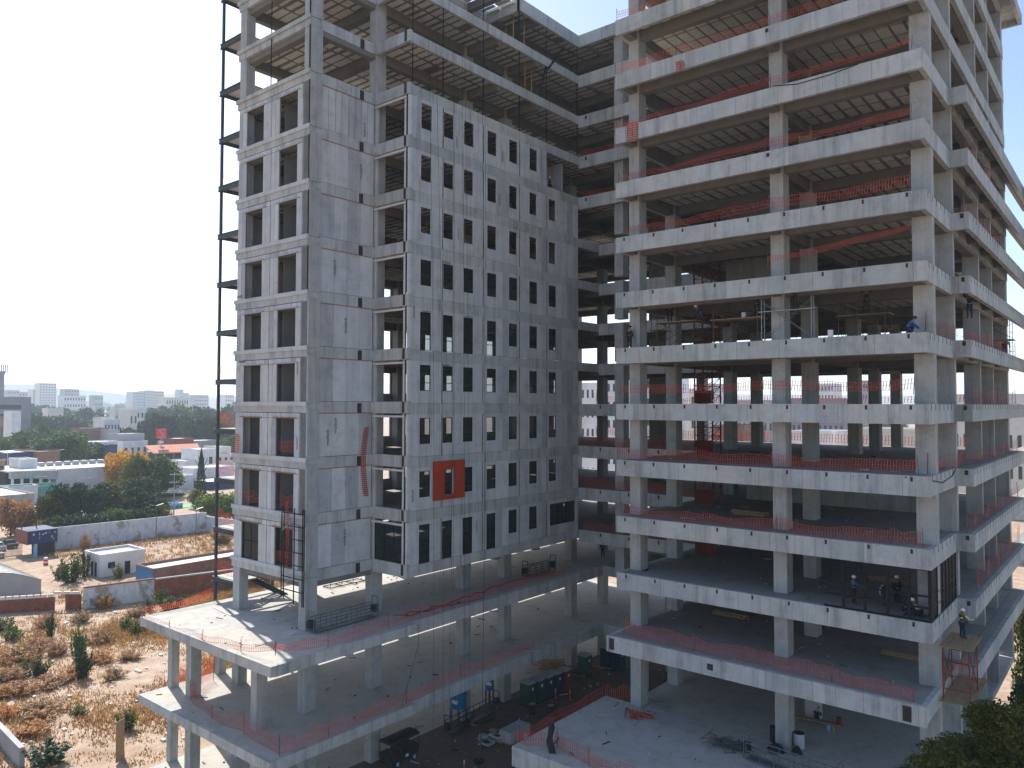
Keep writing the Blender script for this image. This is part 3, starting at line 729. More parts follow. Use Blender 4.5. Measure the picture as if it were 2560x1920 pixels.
# vertical hanging strips
def hang(x, y, z0, z1, w, label, axis='x', bow=0.3):
    b = MB(); n = int((z1-z0)/0.16)
    pr = None
    for i in range(n+1):
        t = i/n; z = z0+(z1-z0)*t; off = bow*math.sin(t*math.pi)
        a = Vector((x-w/2+off, y, z)) if axis == 'x' else Vector((x, y-w/2+off, z)); c = Vector((x+w/2+off, y, z)) if axis == 'x' else Vector((x, y+w/2+off, z))
        b.add([a, c, c+Vector((0, 0, .08)), a+Vector((0, 0, .08))], [(0, 1, 2, 3)])
        if pr:
            for f in (0, .5, 1):
                p0 = pr[0].lerp(pr[1], f); p1 = a.lerp(c, f); s_ = (c-a).normalized()*0.04
                b.add([p0, p0+s_, p1+s_, p1], [(0, 1, 2, 3)])
        pr = (a, c)
    o = b.build('safety_net', 'net', org=(x, y, z0)); tag(o, label, 'safety net', 'torn nets hanging down the facades')
hang(-48.12, 39.9, L(3)+1.0, L(4)+2.2, .45, 'narrow torn orange net hanging down the recessed grey wall beside the open bays', 'y', -.3)
hang(-50.2, 33.95, L(1)+4.4, L(3)+.9, .35, 'torn orange net trailing down beside the black frame on the end face', 'x', .15)
hang(-57.4, 34.0, L(4)+.1, L(4)+1.6, .5, 'orange net bunched beside the left opening of the end face', 'x', .1)
hang(-29.3, 49.50, L(10)-1.2, L(10)+.0, .9, 'orange net flap folded over the fascia at the left end of the tenth slab', 'x', 0)
hang(-25.4, 49.50, L(11)-1.3, L(11)-.6, .6, 'small orange net scrap stuck on the fascia of the eleventh slab', 'x', .1)
# ------------------------------------------------------------------ generic scaffold
def scaffold(name, label, x0, x1, y0, y1, z, tiers, mat='scaf', plank_at=None, group=None, r=0.025, th=1.9):
    t = thing(name, label, 'scaffold', ((x0+x1)/2, (y0+y1)/2, z), group)
    f = MB(); h = th*tiers
    for x in (x0, x1):
        for y in (y0, y1): f.tube((x, y, z), (x, y, z+h), r, 5)
        for i in range(tiers+1):
            for q in (0.35, 0.95): 
                if i < tiers: f.tube((x, y0, z+i*th+q*th), (x, y1, z+i*th+q*th), r, 5)
    f.build('frame', mat, t)
    b = MB()
    for i in range(tiers):
        for y in (y0, y1):
            b.tube((x0, y, z+i*th+0.15), (x1, y, z+(i+1)*th-0.2), r*0.7, 4); b.tube((x1, y, z+i*th+0.15), (x0, y, z+(i+1)*th-0.2), r*0.7, 4)
    b.build('cross_brace', mat, t)
    if plank_at is not None:
        for j in range(3):
            w = (y1-y0)/3; ebox('plank', 'timber' if mat != 'galv' else 'galv', t, x0-0.25, x1+0.25, y0+j*w+0.02, y0+(j+1)*w-0.02, z+plank_at, z+plank_at+0.05)
    return t
z6 = L(6)
scaffold('scaffold', 'steel scaffold behind the front of the busy scaffold storey, second from the left', -28.6, -25.6, 51.9, 53.3, z6, 1, plank_at=1.95, th=2.0, group='scaffolds on the busy storey')
scaffold('scaffold', 'steel scaffold with plank deck left of the middle front column on the busy storey', -23.6, -20.4, 51.0, 52.4, z6, 1, plank_at=1.75, th=2.6, group='scaffolds on the busy storey')
scaffold('scaffold', 'steel scaffold standing around the middle front column of the busy storey', -19.9, -16.6, 50.5, 51.0, z6, 1, plank_at=2.0, th=2.9, mat='galv', group='scaffolds on the busy storey')
scaffold('scaffold', 'steel scaffold in shade right of centre on the busy storey', -15.8, -12.9, 53.5, 55.0, z6, 1, plank_at=1.7, th=2.7, group='scaffolds on the busy storey')
scaffold('scaffold', 'narrow scaffold just right of the leftmost front column on the busy storey', -29.4, -28.9, 52.5, 54.5, z6, 1, plank_at=1.5, th=2.7, group='scaffolds on the busy storey')
for i, x in enumerate((-27.5, -23.5, -21.0)):
    scaffold('scaffold', 'far scaffold silhouetted at the back of the busy storey, %s from the left' % ('first', 'second', 'third')[i], x, x+2.4, 79, 80.5, z6, 2, plank_at=1.6, th=1.7, group='far scaffolds on the busy storey')
scaffold('scaffold', 'scaffold tower seen in the inner corner gap of the courtyard, on the busy storey', -45.2, -43.2, 76, 77.5, z6, 2, plank_at=1.8, th=1.7)
scaffold('scaffold', 'scaffold at the far right edge of the busy storey', -11.5, -9.2, 80.5, 82.5, z6, 2, plank_at=1.6, th=1.7)
# red hoist mast
t = thing('hoist_mast', 'red lattice hoist mast standing inside the right wing behind its leftmost front column', 'hoist', (-31.0, 58.6, GZ))
for k in range(0, 9):
    f = MB(); z = L(k)+0.05; z1 = L(k+1)-0.5 if k else L(1)-0.6
    x0, x1, y0, y1 = -29.6, -28.0, 60.2, 61.8
    for x in (x0, x1):
        for y in (y0, y1): f.box(x-0.05, x+0.05, y-0.05, y+0.05, z, z1)
    n = 5
    for i in range(n):
        a, c = z+(z1-z)*i/n, z+(z1-z)*(i+1)/n
        for (p, q) in (((x0, y0), (x1, y0)), ((x1, y0), (x1, y1)), ((x0, y1), (x1, y1))):
            f.bar((p[0], p[1], a), (q[0], q[1], c), 0.04); f.bar((p[0], p[1], c), (q[0], q[1], c), 0.04)
    f.build('mast_section', 'steelred', t)
    if k >= 1:
        pn = MB(); pn.box(-29.55, -28.05, 60.05, 60.12, z, z+1.1); pn.build('gate_panel', 'steelred', t)
# black frame hung on the end face
t = thing('hanging_frame', 'black steel ladder frame bolted in front of the lowest right opening of the end face', 'steel frame', (-49.2, 33.7, L(1)+2.3))
f = MB()
for x in (-50.45, -50.15, -48.85, -47.8, -47.6): f.tube((x, 33.75, L(1)+(2.2 if x < -50 else 1.9)), (x, 33.75, L(3)+(0.2 if x < -50 else .6)), 0.05, 5)
for i in range(7): f.tube((-50.45, 33.75, L(1)+2.9+i*0.95), (-47.6, 33.75, L(1)+2.9+i*0.95), 0.045, 5)
f.build('frame', 'black', t)
g_ = MB(); g_.tube((-50.4, 33.7, L(1)+3.1), (-48.9, 33.7, L(1)+3.9), 0.03, 4); g_.tube((-50.4, 33.7, L(2)+3.0), (-49.0, 33.7, L(2)+3.9), 0.03, 4); g_.build('brace', 'galv', t)
M['tubedark'] = plain('weathered_aluminium', (0.13, 0.15, 0.155), 0.5, 0.2, 5, 0.3)
# ------------------------------------------------------------------ suspended platforms
def stage(label, x0, y0, x1, y1, z, mat='tubedark', h=1.1, w=0.7):
    a = Vector((x0, y0, z)); b = Vector((x1, y1, z)); d = (b-a).normalized(); nrm = Vector((-d.y, d.x, 0))*w
    t = thing('suspended_platform', label, 'work platform', a)
    f = MB(); n = max(3, int((b-a).length/0.9)); up = Vector((0, 0, 1))
    for s_ in (Vector((0, 0, 0)), nrm):
        for hh in (0.1, h*0.55, h): f.tube(a+s_+up*hh, b+s_+up*hh, 0.04, 5)
        for i in range(n+1):
            p = a.lerp(b, i/n)+s_; f.tube(p+up*0.1, p+up*h, 0.03, 5)
            if i < n and i % 2 == 0: f.tube(p+up*0.1, a.lerp(b, (i+1)/n)+s_+up*h*0.55, 0.015, 4)
    for i in range(n+1):
        p = a.lerp(b, i/n); f.tube(p+up*0.1, p+nrm+up*0.1, 0.02, 4)
    f.build('railing', mat, t)
    m_ = MB(); m_.bar(a+nrm/2+up*0.08, b+nrm/2+up*0.08, w, 0.05); m_.build('deck', mat, t)
    for p, s_ in ((a, -1), (b, 1)):
        e = MB(); q = p+d*0.15*s_
        e.tube(q+up*0.1, q+up*(h+0.5), 0.04, 6); e.tube(q+nrm+up*0.1, q+nrm+up*(h+0.5), 0.04, 6); e.tube(q+up*(h+0.5), q+nrm+up*(h+0.5), 0.04, 6); e.build('end_frame', mat, t)
        e = MB(); c = q+nrm/2; e.box(c.x-.22, c.x+.22, c.y-.22, c.y+.22, z+.4, z+.95); e.build('hoist_motor', 'dark', t)
    return t
stage('grey lattice suspended platform parked on the upper podium deck beside the second front column', -46.9, 34.3, -46.9, 40.0, L(1))
stage('dark suspended platform with tall cage further along the upper podium deck', -46.2, 58.4, -45.9, 62.2, L(1), 'steel')
stage('galvanised suspended platform lying on the terrace at the bottom edge of the picture', -20.2, 48.0, -14.5, 47.4, S0Z)
stage('long grey suspended platform standing on the courtyard floor below the two blue tanks', -46.9, 48.6, -47.4, 55.4, GZ, 'steel')
t = thing('loading_frame', 'low rusty rectangular frame lying in sunlight on the upper podium deck', 'steel frame', (-57.8, 45, L(1)))
f = MB(); 
for x in (-58.3, -57.2): f.tube((x, 43.4, L(1)+.1), (x, 47.4, L(1)+.1), 0.05, 5)
for y in (43.4, 44.7, 46.0, 47.4):
    f.tube((-58.3, y, L(1)+.1), (-57.2, y, L(1)+.1), 0.05, 5); f.tube((-57.2, y, L(1)+.1), (-57.2, y, L(1)+.8), 0.03, 5)
f.build('frame', 'scaf', t)
# ropes
rp = [(41.2, 12.9, 2.0), (42.3, 43.0, 12), (42.9, 44.4, 12), (44.9, 45.3, 13), (45.3, 45.7, 13), (46.5, 47.0, 12), (46.9, 47.3, 12), (48.9, 48.9, 13), (49.05, 49.05, 13)]
for i, (ya, yb_, kk) in enumerate(rp[1:]):
    b = MB(); n = 14; zt_ = L(12)+0.0; zb = GZ+0.4
    xx = -43.75-0.02*i
    pp = None
    for j in range(n+1):
        t_ = j/n; p = (xx+0.4*math.sin(t_*3.1)*0.5, ya+(yb_-ya)*t_*1.0+0.25*math.sin(t_*2.2+i), zt_+(zb-zt_)*t_)
        if pp: b.tube(pp, p, 0.014, 4, caps=False)
        pp = p
    tag(b.build('rope', 'dark', org=(xx, ya, zb)), 'dark suspension rope hanging down the courtyard facade, %s from the left' % ('first', 'second', 'third', 'fourth', 'fifth', 'sixth', 'seventh', 'eighth')[i], 'rope', 'ropes down the courtyard facade')
def cable(pts, label, r=0.02, mat='dark', name='cable'):
    b = MB()
    for p, q in zip(pts[:-1], pts[1:]): b.tube(p, q, r, 4, caps=False)
    tag(b.build(name, mat), label, 'cable')
def wig(x0, y0, x1, y1, z, n, a, seed=1):
    r = random.Random(seed); return [(x0+(x1-x0)*i/n+r.uniform(-a, a), y0+(y1-y0)*i/n+r.uniform(-a, a), z+0.03) for i in range(n+1)]
cable(wig(-45.2, 41.5, -46.5, 58, L(1), 18, .35), 'black hose wandering along the upper podium deck', 0.04)
cable(wig(-45.9, 41, -44.6, 50, L(1), 16, .5, 3), 'thin loose cable lying on the upper podium deck near its courtyard edge', 0.03)
cable([(-18.6, 49.52, L(10)+.05), (-17, 49.52, L(10)-.25), (-15, 49.52, L(10)-.2), (-13.3, 49.52, L(10)+.0)], 'black cable drooping over the right half of the tenth fascia', 0.03)
cable([(-43.4, 41.2, L(1)-.1), (-43.3, 41.2, L(1)-1.5), (-43.25, 40.2, S0Z+2), (-43.2, 39.3, S0Z+.1)], 'cable dangling from the upper podium edge to the deck below', 0.02)
cable([(-11.0, 49.52, L(4)-.1), (-9.66, 50.5, L(4)-.3), (-9.66, 53, L(4)-.6), (-9.66, 56, L(4)-.4), (-9.66, 57.1, L(4)-.05)], 'hose looped over the corner fascia of the fourth slab', 0.03)
# yellow shores in the upper storeys
def shore(x, y, z, h, lab, lean=0.0):
    b = MB(); b.tube((x, y, z), (x+lean, y, z+h), 0.045, 6); tag(b.build('shoring_prop', 'yellow', org=(x, y, z)), lab, 'prop', 'yellow shoring props')
shore(-45.6, 57.0, L(12), 3.7, 'yellow shoring prop on the open storey above the courtyard facade, left of a pair')
shore(-45.6, 58.0, L(12), 3.7, 'yellow shoring prop on the open storey above the courtyard facade, right of a pair')
shore(-45.6, 55.2, L(13), 3.7, 'yellow shoring prop left of the dark crane arm under the roof')
shore(-45.4, 56.6, L(13), 3.7, 'yellow shoring prop just behind the dark crane arm under the roof')
shore(-46.0, 60.8, L(10), 3.5, 'yellow shoring prop in the open last bay of the courtyard facade, left')
shore(-46.0, 62.0, L(10), 3.5, 'yellow shoring prop in the open last bay of the courtyard facade, right')
shore(-50.6, 36.0, L(10), 3.4, 'yellow prop standing inside the top right opening of the end face')
for (x0, k, lab) in ((-51.6, 8, 'yellow braced scaffold inside the right opening of the end face, third from top'), (-56.4, 7, 'yellow scaffold inside the left opening of the end face, fourth from the top')):
    scaffold('scaffold', lab, x0, x0+1.7, 36.2, 37.4, L(k), 1, mat='yellow', th=3.0, group='yellow scaffolds inside the wing')
scaffold('scaffold', 'yellow scaffold inside an open bay above the recessed corner', -47.4, -45.6, 44.0, 45.2, L(8), 1, mat='yellow', th=2.6, group='yellow scaffolds inside the wing')
# small crane arm
t = thing('mini_crane', 'small dark lattice hoist arm on the open storey under the courtyard roof edge', 'hoist', (-44.4, 58.0, L(12)))
f = MB()
for dx in (-0.15, 0.15): f.tube((-44.3+dx, 57.6, L(12)+.1), (-44.0, 58.2, L(12)+3.2), 0.05, 5)
for dx in (-0.12, 0.12): f.bar((-44.0+dx, 58.0, L(12)+2.4), (-43.3+dx, 60.2, L(12)+5.6), 0.08)
for i in range(6):
    s_ = i/6; f.bar((-44.12+.7*s_, 58+2.2*s_, L(12)+2.4+3.2*s_), (-43.78+.7*s_, 58+2.2*(s_+.16), L(12)+2.4+3.2*(s_+.16)), 0.05)
f.build('arm', 'black', t)
# tower crane parts seen beyond at the right
t = thing('concrete_pump_boom', 'slender red and grey pump boom curving against the sky beyond the right side', 'boom', (12, 150, GZ))
f = MB(); P0 = [(-0.2, 102, 31.5), (1.3, 103, 30.0), (2.0, 104, 28.5), (2.4, 104.5, 26.0), (2.5, 104.7, 23.0)]
for p, q in zip(P0[:-1], P0[1:]): f.bar(p, q, 0.25, 0.3)
f.build('boom', 'scaf', t)
# ------------------------------------------------------------------ courtyard things
def toilet(loc, mat, label, rz=0, g='portable toilets in the courtyard'):
    t = thing('portable_toilet', label, 'portable toilet', loc, g)
    x, y, z = loc
    b = MB(); b.box(x-.55, x+.55, y-.55, y+.55, z+.1, z+2.05); b.build('cabin', mat, t)
    b = MB(); b.box(x+.551, x+.575, y-.42, y+.42, z+.18, z+1.98); d = b.build('door', mat, t)
    ebox('notice', 'white', d, x+.576, x+.582, y-.12, y+.12, z+1.45, z+1.7)
    b = MB(); b.add([(x-.58, y-.58, z+2.05), (x+.58, y-.58, z+2.05), (x+.58, y+.58, z+2.05), (x-.58, y+.58, z+2.05), (x-.45, y-.15, z+2.32), (x+.45, y-.15, z+2.32), (x+.45, y+.15, z+2.32), (x-.45, y+.15, z+2.32)],
                   [(3, 2, 1, 0), (0, 1, 5, 4), (1, 2, 6, 5), (2, 3, 7, 6), (3, 0, 4, 7), (4, 5, 6, 7)]); b.build('roof', 'greywall', t)
    b = MB(); b.box(x-.6, x+.6, y-.6, y+.6, z, z+.1); b.build('skid', 'dark', t)
    return t
for i, (y, mt, nm) in enumerate(((58.1, 'dkgreen', 'nearest dark green portable toilet in the row beside the podium column'), (59.4, 'dkgreen', 'second dark green portable toilet in the row'), (60.7, 'dkblue', 'dark blue portable toilet left of centre in the row'), (62.0, 'dkblue', 'dark blue portable toilet next to the maroon one'), (63.3, 'dkred', 'maroon portable toilet closing the row'))):
    toilet((-46.0+0.12*i, y, GZ+.02), mt, nm)
toilet((-46.4, 68.3, GZ+.02), 'dkgreen', 'dark green portable toilet standing alone before the sunlit gap')
toilet((-45.9, 71.9, GZ+.02), 'dkblue', 'dark blue portable toilet at the left of the pair behind the gap')
toilet((-44.6, 72.0, GZ+.02), 'dkblue', 'dark blue portable toilet at the right of the pair behind the gap')
def barrel(loc, mat, label, h=.9, r=.3, top='galv', g='barrels'):
    t = thing('barrel', label, 'barrel', loc, g)
    b = MB(); b.lathe(loc, [(r*.97, 0), (r, .03), (r, h*.33), (r*1.04, h*.34), (r*1.04, h*.36), (r, h*.37), (r, h*.66), (r*1.04, h*.67), (r*1.04, h*.69), (r, h*.7), (r, h)], 14); b.build('drum', mat, t)
    b = MB(); b.lathe((loc[0], loc[1], loc[2]+h), [(r*1.02, 0), (r*1.02, .03), (r*.9, .035), (r*.9, .01)], 14); b.build('lid', top, t)
barrel((-44.3, 56.6, GZ+.02), 'dark', 'black steel barrel with pale lid on the courtyard floor, left of two')
barrel((-42.8, 57.4, GZ+.02), 'dark', 'black steel barrel with pale lid on the courtyard floor, right of two')
barrel((-18.2, 52.0, S0Z), 'shirt', 'white barrel with lid on the terrace right of the middle column', .95, .34, 'dark')
barrel((-19.8, 51.9, S0Z), 'dark', 'dark barrel on the terrace left of the middle column', .95, .32, 'dark')
barrel((-17.5, 56.0, S0Z+.0), 'bluesheen', 'light blue bucket under the timber bench on the terrace', .38, .16, 'white')
barrel((-16.9, 56.2, S0Z+.55), 'dkred', 'red bucket on the end of the timber bench', .42, .17, 'dkred')
barrel((-15.2, 49.8, L(6)), 'white', 'white bucket on the edge of the busy storey, right of the middle column', .42, .17, 'white')
barrel((-21.6, 51.6, L(6)+1.8), 'white', 'white bucket standing on the scaffold deck left of the middle column', .38, .16, 'white')
barrel((-41.0, 49.6+1.9, GZ), 'greywall', 'pale round pail behind the block pallet', .7, .22, 'white')
def pallet(x0, x1, y0, y1, z, rows, nx, ny, label, mat='greywall'):
    t = thing('block_stack', label, 'blocks', ((x0+x1)/2, (y0+y1)/2, z)); r = random.Random(int(x0*10))
    for i in range(nx):
        for j in range(ny):
            for k_ in range(rows):
                a = x0+(x1-x0)*i/nx; c = y0+(y1-y0)*j/ny; hh = 0.9/rows if rows > 2 else .25
                ebox('block', mat, t, a+.02, a+(x1-x0)/nx-.02, c+.02, c+(y1-y0)/ny-.02, z+.1+k_*hh+.005, z+.1+(k_+1)*hh)
    ebox('pallet', 'timber', t, x0, x1, y0, y1, z, z+.1)
pallet(-42.9, -41.6, 50.2, 52.9, GZ+.02, 4, 2, 4, 'neat grey block stack beside the terrace corner in the courtyard')
t = thing('bag_stack', 'untidy stack of pale cement bags and boards left of the block stack', 'bags', (-43.9, 49.5, GZ)); r = random.Random(5)
for i in range(16):
    x = -44.4+r.uniform(0, 1.6); y = 48.6+r.uniform(0, 2.2); z = GZ+.02+.14*(i//4)
    ebox('bag', r.choice(('greywall', 'shirt', 'timber')), t, x-.35, x+.35, y-.25, y+.25, z, z+.13)
def tank(x, y, z, r, h, label, legs=1.0):
    t = thing('water_tank', label, 'tank', (x, y, z))
    b = MB(); b.lathe((x, y, z+legs), [(r*.9, 0), (r, .08), (r, h*.5), (r*1.01, h*.51), (r, h*.52), (r, h*.8), (r*.55, h), (r*.2, h*1.02)], 20); b.build('vessel', 'blue', t)
    b = MB(); b.box(x-.05, x+.55, y-r-.02, y-r+.1, z+legs+.55, z+legs+.85); b.build('label_plate', 'white', t)
    b = MB()
    for dx in (-r*.6, r*.6):
        for dy in (-r*.6, r*.6): b.box(x+dx-.05, x+dx+.05, y+dy-.05, y+dy+.05, z, z+legs)
    b.build('stand', 'steel', t)
tank(-48.6, 51.2, GZ, .78, 2.4, 'large blue water tank with a white label on the courtyard floor below the podium', 1.2)
tank(-48.7, 55.6, GZ, .42, 1.9, 'smaller slim blue tank to the right of the large one', 1.5)
# covered three wheeler
t = thing('canopy_buggy', 'black open sided utility buggy with dark canopy parked at the foot of the podium', 'buggy', (-46.7, 42.3, GZ))
x0, x1, y0, y1, z = -47.5, -46.0, 40.9, 43.9, GZ+.02
b = MB(); b.box(x0, x1, y0+.1, y1-.1, z+.45, z+.75); b.box(x0+.05, x1-.05, y0, y0+.9, z+.75, z+1.0); b.box(x0+.02, x1-.02, y1-1.3, y1-.1, z+.75, z+1.15); b.build('body', 'dark', t)
b = MB(); pr = [(x0, .0), (x0+.12, .16), (x0+.5, .24), (x1-.5, .24), (x1-.12, .16), (x1, 0)]
b.add([(p, y0-.05, z+1.85+q) for p, q in pr]+[(p, y1+.05, z+1.85+q) for p, q in pr], [(i, i+6, i+7, i+1) for i in range(5)]+[(0, 1, 2, 3, 4, 5), (11, 10, 9, 8, 7, 6)]); b.build('canopy', 'dark', t)
b = MB()
for p in ((x0+.04, y0), (x1-.04, y0), (x0+.04, y1-.05), (x1-.04, y1-.05), (x1-.04, (y0+y1)/2)): b.tube((p[0], p[1]+.02, z+.7), (p[0], p[1]+.02, z+1.86), .03, 5)
b.build('canopy_frame', 'black', t)
ebox('seat', 'rubber', t, x0+.2, x1-.2, y0+1.0, y0+1.5, z+.75, z+1.1)
ebox('side_sticker', 'white', t, x1+.001, x1+.008, y0+1.5, y0+1.8, z+.5, z+.72)
def wheel(P, x, y, z, r, w=.2):
    b = MB(); b.tube((x-w/2, y, z+r), (x+w/2, y, z+r), r, 16); o = b.build('wheel', 'rubber', P)
    b = MB(); b.tube((x+w/2, y, z+r), (x+w/2+.02, y, z+r), r*.55, 10); b.build('rim', 'bluesheen', o)
for (x, y) in ((x1+.02, y0+.55), (x1+.02, y1-.65), (x0-.02, y0+.55), (x0-.02, y1-.65)): wheel(t, x, y, z, .3)
for i, (x, y) in enumerate(((-41.4, 44.3), (-43.1, 53.2), (-44.9, 61.0), (-43.6, 61.6))):
    t = thing('delineator_post', ('slim red and white post at the bottom of the courtyard', 'slim red post among the courtyard stacks', 'slim red post by the row of toilets', 'slim post with pale bands near the maroon toilet')[i], 'post', (x, y, GZ), 'slim marker posts')
    b = MB(); b.lathe((x, y, GZ), [(.16, 0), (.16, .04), (.05, .07), (.045, 1.0)], 10); b.build('stem', 'orange', t)
    for zz in (.72, .88):
        b = MB(); b.lathe((x, y, GZ+zz), [(.05, 0), (.05, .08)], 10); b.build('reflector', 'white', t)
t = thing('potted_sapling', 'leafless sapling with bent twigs in a dark pot on the courtyard floor', 'sapling', (-41.6, 46.2, GZ))
b = MB(); b.lathe((-41.6, 46.2, GZ), [(.3, 0), (.42, .1), (.45, .25), (.3, .26)], 12); b.build('pot', 'dark', t)
b = MB(); rr = random.Random(3)
for i in range(7): b.tube((-41.6, 46.2, GZ+.2), (-41.6+rr.uniform(-.6, .6), 46.2+rr.uniform(-.6, .6), GZ+rr.uniform(1.2, 3.0)), .02, 4)
b.build('twigs', 'bark', t)
# draped post on the terrace corner
t = thing('draped_post', 'leaning rod wrapped in crumpled dark sheeting on the near terrace', 'draped post', (-30.5, 41.0, S0Z))
b = MB(); b.tube((-30.5, 41.1, S0Z), (-30.45, 41.1, S0Z+2.3), .025, 5); b.build('rod', 'scaf', t)
b = MB(); rr = random.Random(8); rings = []
for i in range(9):
    tt = i/8; zz = S0Z-.6+2.5*tt; rad = .34-.16*tt+.05*math.sin(i*2.1)
    rings.append([( -30.4+rad*(1+.45*math.sin(3*a+i*.7))*math.cos(a)*.8+.08*math.sin(i), 40.85+rad*(1+.45*math.sin(3*a+i*.7))*math.sin(a)*.5, zz) for a in [2*math.pi*q/12 for q in range(12)]])
vs = [p for r_ in rings for p in r_]; b.add(vs, [(j*12+i, j*12+(i+1) % 12, (j+1)*12+(i+1) % 12, (j+1)*12+i) for j in range(8) for i in range(12)]+[tuple(range(96, 108))]); b.build('sheeting', 'dark', t)
# rebar pile
t = thing('rebar_pile', 'tangled heap of dark offcut rebar on the shaded terrace', 'rebar', (-22, 48.9, S0Z)); rr = random.Random(9)
for i in range(60):
    a = rr.uniform(0, math.pi) if rr.random() < .3 else rr.gauss(.25, .5); ln = rr.uniform(.5, 1.7); x = rr.gauss(-21.9, .55); y = rr.gauss(48.9, .4); z = S0Z+.04+abs(rr.gauss(.12, .12))
    b = MB(); b.tube((x-math.cos(a)*ln/2, y-math.sin(a)*ln/2, z), (x+math.cos(a)*ln/2, y+math.sin(a)*ln/2, z+rr.uniform(-.03, .15)), .028, 5); b.build('rebar', 'tube', t)
# starter bars and debris on the terrace
for i, (x, y, lab) in enumerate(((-29.6, 48.8, 'cluster of upright starter bars with a slumped red net on the terrace'), (-28.6, 48.9, 'few thin upright starter bars left of the terrace column'))):
    t = thing('starter_bars', lab, 'starter bars', (x, y, S0Z)); rr = random.Random(i)
    for j in range(5):
        b = MB(); q = x+rr.uniform(-.4, .4); w = y+rr.uniform(-.4, .4); b.tube((q, w, S0Z), (q+rr.uniform(-.1, .1), w, S0Z+rr.uniform(.5, .9)), .02, 5); b.build('bar', 'scaf', t)
b = MB(); rr = random.Random(11); pts = []
for i in range(60):
    a = 2*math.pi*i/60; r_ = .55+.3*math.sin(3*a)+.15*math.sin(7*a+1); pts.append((-29.0+r_*1.5*math.cos(a), 49.6+r_*math.sin(a), S0Z+.05+.12*abs(math.sin(5*a))))
pts.append((-29.0, 49.6, S0Z+.35)); b.add(pts, [(i, (i+1) % 60, 60) for i in range(60)]); tag(b.build('slumped_net', 'net'), 'crumpled red net lying on the terrace beside the starter bars', 'safety net')
# bench and materials in the shade of the terrace
t = thing('timber_bench', 'long plank bench loaded with dark tools in deep shade on the terrace', 'bench', (-18.5, 56.0, S0Z))
b = MB(); b.bar((-20.2, 55.7, S0Z+.5), (-16.6, 56.3, S0Z+.5), .5, .06); b.build('plank', 'timber', t)
for x in (-19.8, -17.2): ebox('leg', 'timber', t, x-.05, x+.05, 55.8, 56.2, S0Z, S0Z+.47)
for i, (x, y, s_) in enumerate(((-19.2, 50.5, .45), (-18.0, 51.0, .28))):
    b = MB(); b.lathe((x, y, S0Z), [(s_*1.3, 0), (s_*1.2, .15), (s_*.7, .4), (s_*.15, .52)], 9); tag(b.build('rubbish_bag', 'dark'), ('large black rubbish bag at the foot of the middle terrace column', 'small dark rubbish bag right of the middle terrace column')[i], 'bag')
b = MB(); 
for i in range(3):
    for j in range(20):
        a = 2*math.pi*j/20; c = 2*math.pi*(j+1)/20; r_ = .5+.07*i
        b.tube((-28.6+r_*math.cos(a), 52.3+r_*.6*math.sin(a), S0Z+.05+.03*i), (-28.6+r_*math.cos(c), 52.3+r_*.6*math.sin(c), S0Z+.05+.03*i), .03, 4, caps=False)
tag(b.build('hose_coil', 'galv'), 'coil of pale hose behind the left terrace column', 'hose')
b = MB(); b.box(-48.9, -48.0, 33.0, 33.6, L(1), L(1)+.08); tag(b.build('panel_offcut', 'panel'), 'flat grey panel offcut at the foot of the second podium column', 'panel')
b = MB(); b.bar((-59.5, 33.3, L(1)+.03), (-56.0, 32.9, L(1)+.03), .06); tag(b.build('lath', 'white'), 'long white lath lying on the sunlit podium deck', 'lath')
# timber stacks in the sunlit gap
t = thing('timber_heap', 'heap of long planks lying in the sunlit gap behind the toilets', 'timber', (-50, 68, GZ)); rr = random.Random(12)
for i in range(22):
    x = rr.uniform(-53, -48); y = rr.uniform(65, 72); a = rr.gauss(.5, .4); ln = rr.uniform(2, 4.5)
    b = MB(); b.bar((x, y, GZ+.1+.05*i*.5), (x+math.cos(a)*ln, y+math.sin(a)*ln, GZ+.15+.05*i*.5), .22, .05); b.build('plank', 'timber', t)
# catch platform by the worker on the right side
t = thing('bracket_scaffold', 'rusty frame scaffold with plank decks hung on the right side beside the glazed corner', 'scaffold', (-8.7, 54, L(1)))
for (z, ya, yb) in ((L(1)-.35, 50.5, 56.2), (L(1)+2.75, 50.6, 54.2)):
    for j in range(4): ebox('plank', 'timber', t, -9.55+.42*j, -9.17+.42*j, ya, yb, z-.05, z)
f = MB()
for y in (51.0, 53.6):
    for x in (-9.45, -8.1):
        f.tube((x, y, L(1)-.35), (x, y, L(1)+2.7), .035, 5)
    for q in (0.6, 1.4, 2.2): f.tube((-9.45, y, L(1)-.35+q), (-8.1, y, L(1)-.35+q), .03, 5)
for x in (-9.45, -8.1):
    f.tube((x, 51, L(1)), (x, 53.6, L(1)+2.4), .025, 4); f.tube((x, 53.6, L(1)), (x, 51, L(1)+2.4), .025, 4)
f.build('frame', 'steelred', t)

